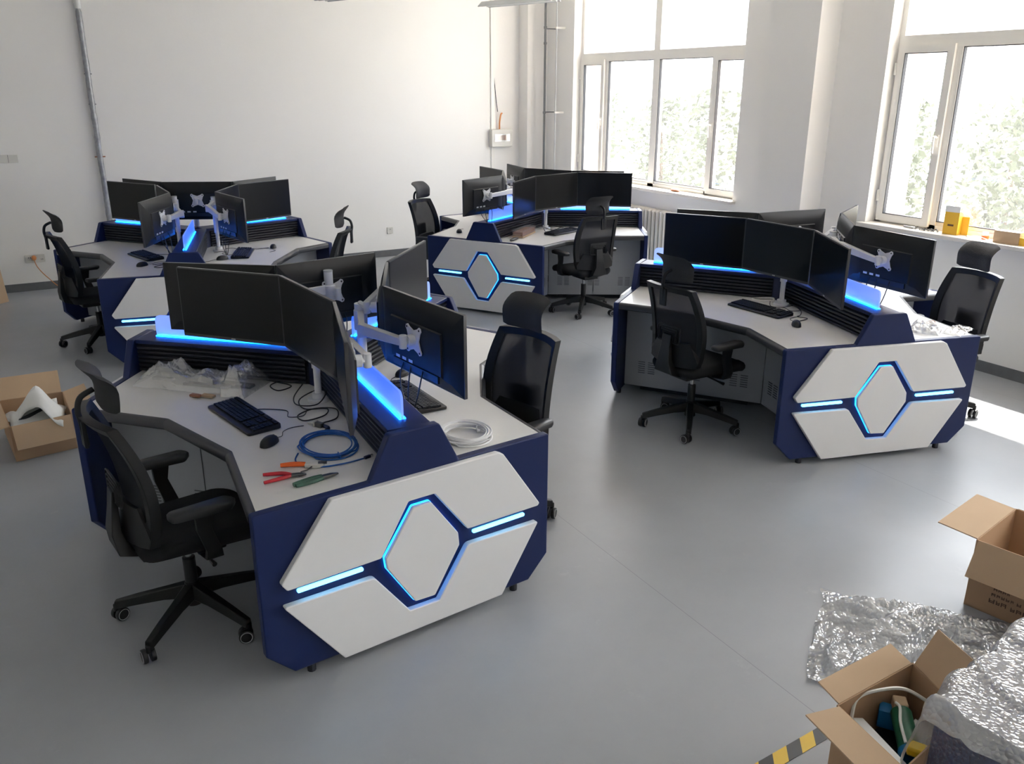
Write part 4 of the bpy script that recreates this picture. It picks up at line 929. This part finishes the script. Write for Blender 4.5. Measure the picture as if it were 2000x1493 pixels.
# left box
t, P, nr, c = carton([(-.29, 5.765), (.06, 5.825), (.035, 6.33), (-.35, 6.33)], .235, [(0, .155, -62), (1, .14, 15), (2, .18, 40), (3, .16, -8)],
    'open cardboard box with foam and plastic behind the foreground chair, left edge')
marks(t, P, nr, 0, c, [(.09, .115, .010, 3, .008), (.20, .125, .012, 1, .01), (.28, .135, .012, 1, .01)], 1)
o = MB().add([(-.33, 5.95, .17), (-.02, 6.22, .20), (-.08, 6.26, .39), (-.37, 6.0, .27), (-.29, 5.98, .13), (.05, 6.14, .13)], [(0, 1, 2, 3), (0, 4, 5, 1)])
def foam(u, v):
    x = -.36 + .36 * u + .04 * v; y = 6.20 - .28 * u * (1 - v) - .05 * u + .03
    z = .17 + .22 * math.exp(-((u - .62) / .28) ** 2) * math.sin(PI * min(1, v * .8 + .2)) + .03 * noise.noise(Vector((u * 5, v * 5, 0)))
    return (x, y - .16 * (1 - v), z)
o = MB().grid(foam, 24, 16).build('foam_sheet', 'paper', solid=.004); tag(o, 'white foam sheet heaped in the open box at the left', 'foam sheet')
o = MB().grid(lambda u, v: (-.29 + .28 * u, 5.80 + .22 * v + .05 * u, .16 + .07 * v + .05 * u * v + .01 * noise.noise(Vector((u * 4, v * 4, 5)))), 12, 8).build('paper_sheet', 'paper', solid=.002); tag(o, 'white sheet sloping toward the front of the left open box', 'paper sheet')
o = MB().tube([(-.30, 5.93, .185), (-.10, 5.99, .245)], [.014, .011], 8).build('black_tube', 'edge'); tag(o, 'black tube end poking from the left open box', 'tube')
t = thing('plastic_bag', (-.04, 6.02, .10), 0, 'brownish clear plastic bag at the right inside the left open box', 'plastic bag')
lump((0, 0, 0), .09, .14, .09, .2, 6).build('bag_film', 'film', t, ang=180)
t = thing('paper_bundle', (-.12, 6.0, .006), 0, 'grey packing paper bundle low inside the left open box', 'paper')
MB().box((0, 0, .06), (.28, .26, .12)).build('bundle', 'lamp', t, bevel=.03)
# far left tall carton against the wall
o = MB().add([(-.75, 10.2, 0), (-.300, 10.62, 0), (-.335, 10.66, .46), (-.80, 10.24, .46), (-.78, 10.24, 0), (-.325, 10.66, 0), (-.36, 10.70, .46), (-.83, 10.28, .46)], [(0, 1, 2, 3), (4, 5, 6, 7), (0, 1, 5, 4), (1, 2, 6, 5), (2, 3, 7, 6), (3, 0, 4, 7)]).build('flattened_carton', 'card_in'); tag(o, 'brown cardboard sheet leaning at the extreme left edge by the wall', 'cardboard')
# right box
t, P, nr, c = carton([(3.438, 1.894), (3.535, 1.40), (3.98, 1.48), (3.88, 1.985)], .33, [(0, .17, -60), (3, .175, 4), (2, .15, -30)],
    'open cardboard box with printed side at the right edge, beyond the bubble wrap')
marks(t, P, nr, 0, c, [(.10, .070, .020, 3, .006), (.19, .066, .020, 4, .007), (.105, .102, .014, 5, .006), (.21, .100, .014, 1, .006), (.11, .130, .012, 4, .005), (.115, .150, .012, 3, .004)], 2)
o = MB().box((3.80, 1.62, .08), (.12, .16, .14), Matrix.Rotation(.2, 3, 'Z')).build('white_packet', 'paper', bevel=.01); tag(o, 'white packet inside the printed box at right', 'packet')
# near box with tools
t, P, nr, c = carton([(2.035, 1.455), (1.985, 1.165), (2.36, 1.225), (2.44, 1.475)], .33, [(0, .13, 2), (3, .09, 18), (2, .15, 62)],
    'open cardboard box of tools at the bottom right, beside the striped floor tape')
t = thing('power_tool', (2.235, 1.335, .17), rad(48), 'dark green cylindrical tool with white label in the near cardboard box', 'tool')
MB().cyl((-.085, 0, .05), (.075, 0, .075), .034, 20).build('tool_barrel', 'darkgreen', t, bevel=.004)
MB().cyl((-.105, 0, .047), (-.08, 0, .05), .036, 20).build('tape_ring', 'cyan', t)
MB().box((.10, 0, .085), (.05, .045, .04)).build('beige_block', 'card_in', t, bevel=.006)
MB().tube(smooth_path([(-.08, .016, .082), (.0, .018, .094), (.06, .010, .106), (.08, .02, .108)]), .005, 6).build('label_strip', 'paper', t)
o = MB().box((2.10, 1.30, .235), (.045, .30, .02), Matrix.Rotation(rad(-14), 3, 'Z') @ Matrix.Rotation(.25, 3, 'Y')).build('white_trunking', 'paper', bevel=.003); tag(o, 'white plastic trunking length along the near box front', 'trunking')
cord('flex_loop', [(2.08, 1.42, .20), (2.10, 1.44, .27), (2.15, 1.46, .31), (2.24, 1.44, .32), (2.32, 1.41, .31), (2.38, 1.36, .27)], .006, 'ivory', 'cream flex looping out of the near cardboard box')
o = MB().box((2.17, 1.245, .255), (.05, .06, .03), Matrix.Rotation(.5, 3, 'Z')).build('yellow_packet', 'yellow2', bevel=.008); tag(o, 'bright yellow packet under the bubble wrap edge in the near box', 'packet')
o = MB().box((2.29, 1.42, .20), (.05, .09, .07), Matrix.Rotation(.6, 3, 'Z')).build('blue_carton', 'cyan', bevel=.003); tag(o, 'small blue and black carton behind the green tool', 'carton')
o = MB().box((2.30, 1.31, .19), (.13, .10, .01), Matrix.Rotation(.3, 3, 'Z') @ Matrix.Rotation(.2, 3, 'X')).build('paper_sheet', 'paper'); tag(o, 'pale paper sheet under the green tool in the near box', 'paper')
t = thing('packing_clutter', (2.21, 1.33, .006), 0, 'dark packing clutter filling the bottom of the near box', 'packing')
MB().box((0, 0, .075), (.33, .24, .15), Matrix.Rotation(.12, 3, 'Z')).build('clutter_block', 'blk_frame', t, bevel=.03)
# hazard tape
a0, a1 = Vector((1.50, 1.70)), Vector((2.75, 1.66)); tp = MB()
o = MB().add([(-1.2, -.028, 0), (.3, -.028, 0), (.3, .028, 0), (-1.2, .028, 0), (-1.2, -.028, .0012), (.3, -.028, .0012), (.3, .028, .0012), (-1.2, .028, .0012)], [(0, 1, 2, 3), (4, 5, 6, 7), (0, 1, 5, 4), (1, 2, 6, 5), (2, 3, 7, 6), (3, 0, 4, 7)]).build('floor_tape', 'hazard', smooth=False)
o.location = (2.31, 1.635, .0005); o.rotation_euler = (0, 0, rad(3)); tag(o, 'yellow and black hazard tape stuck on the floor at the bottom edge', 'floor tape')

# ------------------------------------------------------------ bubble wrap
q00, q10, q01, q11 = Vector((2.40, 1.86)), Vector((2.80, 1.50)), Vector((2.95, 2.29)), Vector((3.55, 1.62))
def sheet(u, v):
    uu, vv = u, v
    p = q00 * (1 - u) * (1 - v) + q10 * u * (1 - v) + q01 * (1 - u) * v + q11 * u * v
    p = p + Vector((noise.noise(Vector((u * 2, v * 3, 1))), noise.noise(Vector((u * 3, v * 2, 4))))) * .05
    rid = abs(noise.noise(Vector((u * 3.2 + v, v * 4.0 - u * 2, 2)))) ; z = .012 + .055 * (1 - min(1, rid * 4)) ** 2 + .030 * abs(noise.noise(Vector((u * 9, v * 12, 8)))) + .010 * noise.noise(Vector((u * 19, v * 17, 8))) 
    em = min(1, 8 * u, 8 * (1 - u), 8 * v, 8 * (1 - v)); return (p.x, p.y, .003 + max(0, z) * (.22 + .78 * em))
o = MB().grid(sheet, 90, 70).build('bubble_wrap_sheet', 'bubble', ang=180); tag(o, 'crumpled bubble wrap sheet spread on the floor between the two right boxes', 'bubble wrap')
# wrapped navy board stack
U = Vector((.985, .17, 0)); Vv = Vector((.10, -.995, 0)); K = Vector((2.13, 1.19, 0)); HB_ = .49
t = thing('wrapped_cabinet', K, 0, 'bubble-wrapped navy panel at the bottom right corner', 'wrapped panel')
bl = MB(); pts = [Vector((0, 0, 0)), U * 1.2, U * 1.2 + Vv * .7, Vv * .7]
bl.add([p + Vector((0, 0, .0)) for p in pts] + [p + Vector((0, 0, HB_)) for p in pts], [(0, 1, 2, 3), (4, 5, 6, 7), (0, 1, 5, 4), (1, 2, 6, 5), (2, 3, 7, 6), (3, 0, 4, 7)])
bl.build('navy_panel', 'navy', t, bevel=.006)
def drape(u, v):
    a = -.045 + 1.2 * u; b = -.24 + .95 * v
    d = max(0, -a) ; e = max(0, -b)
    p = U * max(a, -.035 - .25 * max(0, -a - .03)) + Vv * max(b, -.025 - .35 * max(0, -b - .02))
    z = HB_ + .012 - 1.9 * max(0, d - .012) - 1.9 * max(0, e - .012)
    n = .008 * noise.noise(Vector((a * 7, b * 7, 1))) + .020 * max(0, noise.noise(Vector((a * 3.0, b * 5.0, 5)))) + .02 * (1 - min(1, 5 * abs(noise.noise(Vector((a * 4 + b * 2, b * 4, 9)))))) ** 2
    p = p - U * (.03 * noise.noise(Vector((b * 9, z * 6, 2))) if d > 0 else 0) - Vv * (.03 * noise.noise(Vector((a * 9, z * 6, 3))) if e > 0 else 0)
    return (p.x, p.y, max(.01, z + max(0, n)))
MB().grid(lambda u, v: tuple(Vv * (-.005 + .72 * u) - U * (.012 + .02 * abs(noise.noise(Vector((u * 5, v * 3, 1)))) + .03 * v * v) + Vector((0, 0, HB_ - .01 - (HB_ - .02) * v))), 40, 30).build('side_film', 'film2', t, ang=180)
MB().grid(drape, 110, 90).build('bubble_wrap_cover', 'bubble', t, ang=180)

# ------------------------------------------------------------ wall fittings
def plate(name, x, z, w_, h_, lab, extra=None):
    t = thing(name, (x, YL, z), 0, lab, 'wall plate'); MB().b2((-w_ / 2, -.012, -h_ / 2), (w_ / 2, 0, h_ / 2)).build('cover_plate', 'ivory', t, bevel=.003); return t
t = plate('wall_socket', .023, .365, .20, .090, 'double white wall socket with an orange plug near the left edge')
sl = MB(); 
for dx in (-.065, -.045): sl.box((dx, -.0125, .012), (.006, .002, .012))
for dx in (.06, .075): sl.box((dx, -.0125, -.012), (.006, .002, .012))
sl.build('socket_slots', 'fit_shade', t, smooth=False)
t = thing('power_plug', (.012, YL - .03, .375), 0, 'orange-cream plug in the left wall socket, its cord running down to the floor', 'plug')
MB().ell((0, 0, 0), (.026, .030, .030), 14, 8).build('plug_body', 'rcord', t)
MB().tube(smooth_path([(0, -.02, -.02), (.02, -.04, -.10), (.10, -.06, -.22), (.24, -.08, -.355), (.50, -.10, -.368)]), .005, 6).build('plug_cord', 'rcord', t)
t = plate('light_switch', -.075, 1.472, .215, .085, 'white double switch plate high on the wall at the left edge')
sl = MB(); sl.box((.012, -.0125, 0), (.003, .002, .084)); sl.build('rocker_gap', 'fit_shade', t, smooth=False)
t = plate('wall_socket', 4.349, .358, .085, .085, 'single white wall socket low on the wall between the far consoles')
MB().box((0, -.0125, .015), (.015, .002, .006)).build('socket_slots', 'fit_shade', t, smooth=False)
# distribution box + conduit
t = thing('distribution_box', (6.07, YL, 1.545), 0, 'white breaker box with clear window on the wall by the far corner', 'distribution box')
MB().b2((-.165, -.09, -.12), (.165, 0, .12)).build('box_case', 'ivory', t, bevel=.008)
MB().b2((-.12, -.094, -.045), (.12, -.088, .055)).build('window_recess', 'lamp', t, bevel=.002)
MB().b2((-.085, -.098, -.03), (.06, -.090, .04)).build('breaker_row', 'brown', t, bevel=.002)
MB().b2((-.12, -.100, -.045), (.12, -.098, .055)).build('clear_cover', 'clearbox', t)
o = MB().b2((5.935, YL - .02, 1.66), (5.985, YL, ZC)).build('cable_trunking', 'upvc'); tag(o, 'white vertical cable trunking above the breaker box', 'trunking')
o = MB().b2((5.935, YL - .02, .09), (5.985, YL, 1.43)).build('cable_trunking', 'upvc'); tag(o, 'white vertical cable trunking below the breaker box', 'trunking')
cord('loose_wire', [(6.06, YL - .03, 1.66), (6.05, YL - .05, 1.76), (6.07, YL - .05, 1.86), (6.10, YL - .03, 1.88)], .012, 'rcord', 'short orange wires rising from the top of the breaker box')
cord('loose_wire', [(6.035, YL - .02, 1.90), (6.01, YL - .015, 2.10), (5.985, YL - .012, 2.35)], .005, 'fit_shade', 'thin dark wire on the wall above the breaker box')
# pipes
t = thing('grey_pipe', (6.55, 10.66, 0), 0, 'dark grey vertical conduit with brackets beside the far window', 'pipe')
MB().cyl((0, 0, 0), (0, 0, ZC), .016, 12).build('pipe_run', 'galv', t)
for z in (1.88, 2.78, 2.98): MB().cyl((0, 0, z), (0, 0, z + .03), .023, 12).build('pipe_coupling', 'galv', t)
for z in (1.90, 2.98): MB().b2((-.005, -.012, z - .006), (.16, .012, z + .008)).build('pipe_bracket', 'galv', t)
t = thing('white_pipe', (6.58, 10.42, 0), 0, 'thin white vertical conduit right of the dark grey conduit', 'pipe')
MB().cyl((0, 0, 0), (0, 0, ZC), .011, 10).build('pipe_run', 'lamp', t)
for z in (1.90, 2.98): MB().b2((-.012, -.012, z - .012), (.13, .012, z + .012)).build('pipe_bracket', 'upvc', t)
t = thing('wrapped_pipe', (.853, YL - .045, 0), 0, 'vertical pipe wrapped in crumpled grey foil on the left part of the wall', 'pipe')
pp = []; rr = []
for i in range(120):
    z = ZC * i / 119; pp.append((.006 * noise.noise(Vector((z * 3, 0, 0))), .004 * noise.noise(Vector((z * 3, 5, 0))), z)); rr.append(.030 + .008 * noise.noise(Vector((z * 14, 0, 2))) - .006 * (z > 3.0))
MB().tube(pp, rr, 12).build('foil_wrap', 'foil', t)
MB().tube([(0, 0, 3.02), (0, 0, 3.35)], [.036, .030], 12).build('plaster_patch', 'paper', t)
for z in (1.46, 2.35, 2.03): MB().b2((-.055 if z < 1.5 else -.035, -.012, z), (.055 if z < 1.5 else .04, .012, z + .012)).build('pipe_clip', 'brown' if z < 1.5 else 'galv', t)
# radiator
t = thing('radiator', (6.60, 8.55, .12), 0, 'old cream sectional radiator below the far window', 'radiator')
r_ = MB()
for i in range(18):
    y = -.62 + i * .072
    for dx in (-.035, .035): r_.tube([(dx, y, .03), (dx, y, .70)], .022, 8)
    r_.ell((0, y, .70), (.062, .030, .030), 10, 6); r_.ell((0, y, .03), (.062, .030, .030), 10, 6)
r_.build('radiator_section', 'rad', t)
MB().cyl((0, -.66, .70), (0, .66, .70), .014, 8).build('radiator_pipe', 'rad', t)
MB().add([(-.05, -.5, 0), (.05, -.5, 0), (.05, -.46, 0), (-.05, -.46, 0), (-.05, -.5, -.12), (.05, -.5, -.12), (.05, -.46, -.12), (-.05, -.46, -.12)], [(0, 1, 2, 3), (4, 5, 6, 7), (0, 1, 5, 4), (1, 2, 6, 5), (2, 3, 7, 6), (3, 0, 4, 7)]).build('radiator_foot', 'rad', t)
# hanging lamps
def lamp(p, d, lab):
    ang = math.atan2(d[1], d[0]); t = thing('strip_light', (p[0], p[1], 3.15), ang, lab, 'ceiling light', 'hanging strip lights')
    L_ = 1.16; pr = [(-.10, .0), (-.09, .012), (-.03, .060), (.03, .060), (.09, .012), (.10, .0), (.088, -.002), (.028, .045), (-.028, .045), (-.088, -.002)]
    MB().prism(pr, lambda y, z: (-.0, y, z), lambda y, z: (L_, y, z)).build('lamp_housing', 'lamp', t)
    for s_ in (-.045, .045): MB().cyl((.02, s_, .012), (L_ - .02, s_, .012), .013, 10).build('lamp_tube', 'paper', t)
    for x_ in (.2, L_ - .2): MB().cyl((x_, 0, .06), (x_, 0, ZC - 3.154), .003, 6).build('suspension_rod', 'lamp', t)
lamp((5.27, 10.03), (.30, -.98), 'white hanging strip light at the top centre, above the far corner')
lamp((3.335, 10.32), (.30, -.98), 'strip light whose lower edge just shows at the top, left of the other')

# ------------------------------------------------------------ things on the sills
ZW = ZS + .018
def open_box(name, c, rz, sx, sy, h, matn, lab, flap=None):
    t = thing(name, (c[0], c[1], ZW), rz, lab, 'box'); th = .003; b = MB()
    b.b2((-sx, -sy, 0), (-sx + th, sy, h)); b.b2((sx - th, -sy, 0), (sx, sy, h)); b.b2((-sx, -sy, 0), (sx, -sy + th, h)); b.b2((-sx, sy - th, 0), (sx, sy, h)); b.b2((-sx, -sy, 0), (sx, sy, th))
    b.build('box_shell', matn, t); return t
t = open_box('yellow_box', (6.75, 4.435), rad(8), .032, .060, .185, 'yellow', 'tall narrow yellow box standing open on the right window sill')
MB().b2((-.034, -.062, .185), (-.030, .062, .235)).build('white_flap', 'paper', t)
MB().b2((.03, -.12, .0), (.033, -.06, .15)).build('side_flap', 'yellow', t)
MB().b2((-.0325, -.025, .07), (-.0318, .025, .085)).build('printed_text', 'ink', t)
t = open_box('carton', (6.74, 3.93), rad(4), .05, .10, .095, 'card_in', 'small beige carton lying on the right window sill, right of the yellow box')
MB().b2((-.045, -.09, .090), (.045, .09, .096)).build('white_lid', 'paper', t)
MB().b2((-.045, -.20, .0), (.045, -.10, .06)).build('yellow_end', 'yellow', t)
t = thing('tape_roll', (6.76, 4.14, ZW), 0, 'small clear and orange roll of tape on the right window sill', 'tape roll')
MB().cyl((0, 0, 0), (0, 0, .03), .028, 18).build('roll', 'orange', t, bevel=.003); MB().cyl((0, 0, .03), (0, 0, .06), .024, 18).build('clear_ring', 'clearbox', t)
t = thing('key_bunch', (6.73, 4.66, ZW), 0, 'bunch of metal keys and fittings on the right window sill', 'keys')
for i in range(7):
    a = i * 1.1; kk = MB(); kk.tube([(0.0 + .01 * math.cos(a), -.11 + i * .035, .006), (.03 * math.cos(a), -.08 + i * .035, .018), (.02 * math.sin(a), -.05 + i * .035, .005)], .007, 6); kk.build('key', 'metal', t)

o = MB().tube([(6.72, 4.76, ZW + .010), (6.74, 4.88, ZW + .010)], .009, 8).build('screwdriver', 'lamp'); tag(o, 'small grey tool beside the keys on the right sill', 'tool')
cord('sill_string', [(6.70, 4.06, ZW + .004), (6.74, 4.20, ZW + .02), (6.72, 4.26, ZW + .004), (6.76, 4.30, ZW + .004)], .004, 'ivory', 'cream string near the tape roll on the right sill')
t = thing('cloth_bundle', (6.74, 7.99, ZW), 0, 'small brownish bundle lying on the far window sill', 'bundle')
MB().ell((0, 0, .014), (.035, .085, .016), 16, 8).build('bundle_body', 'brown', t); MB().ell((0, .0, .026), (.025, .06, .010), 12, 6).build('pale_wrap', 'ivory', t)
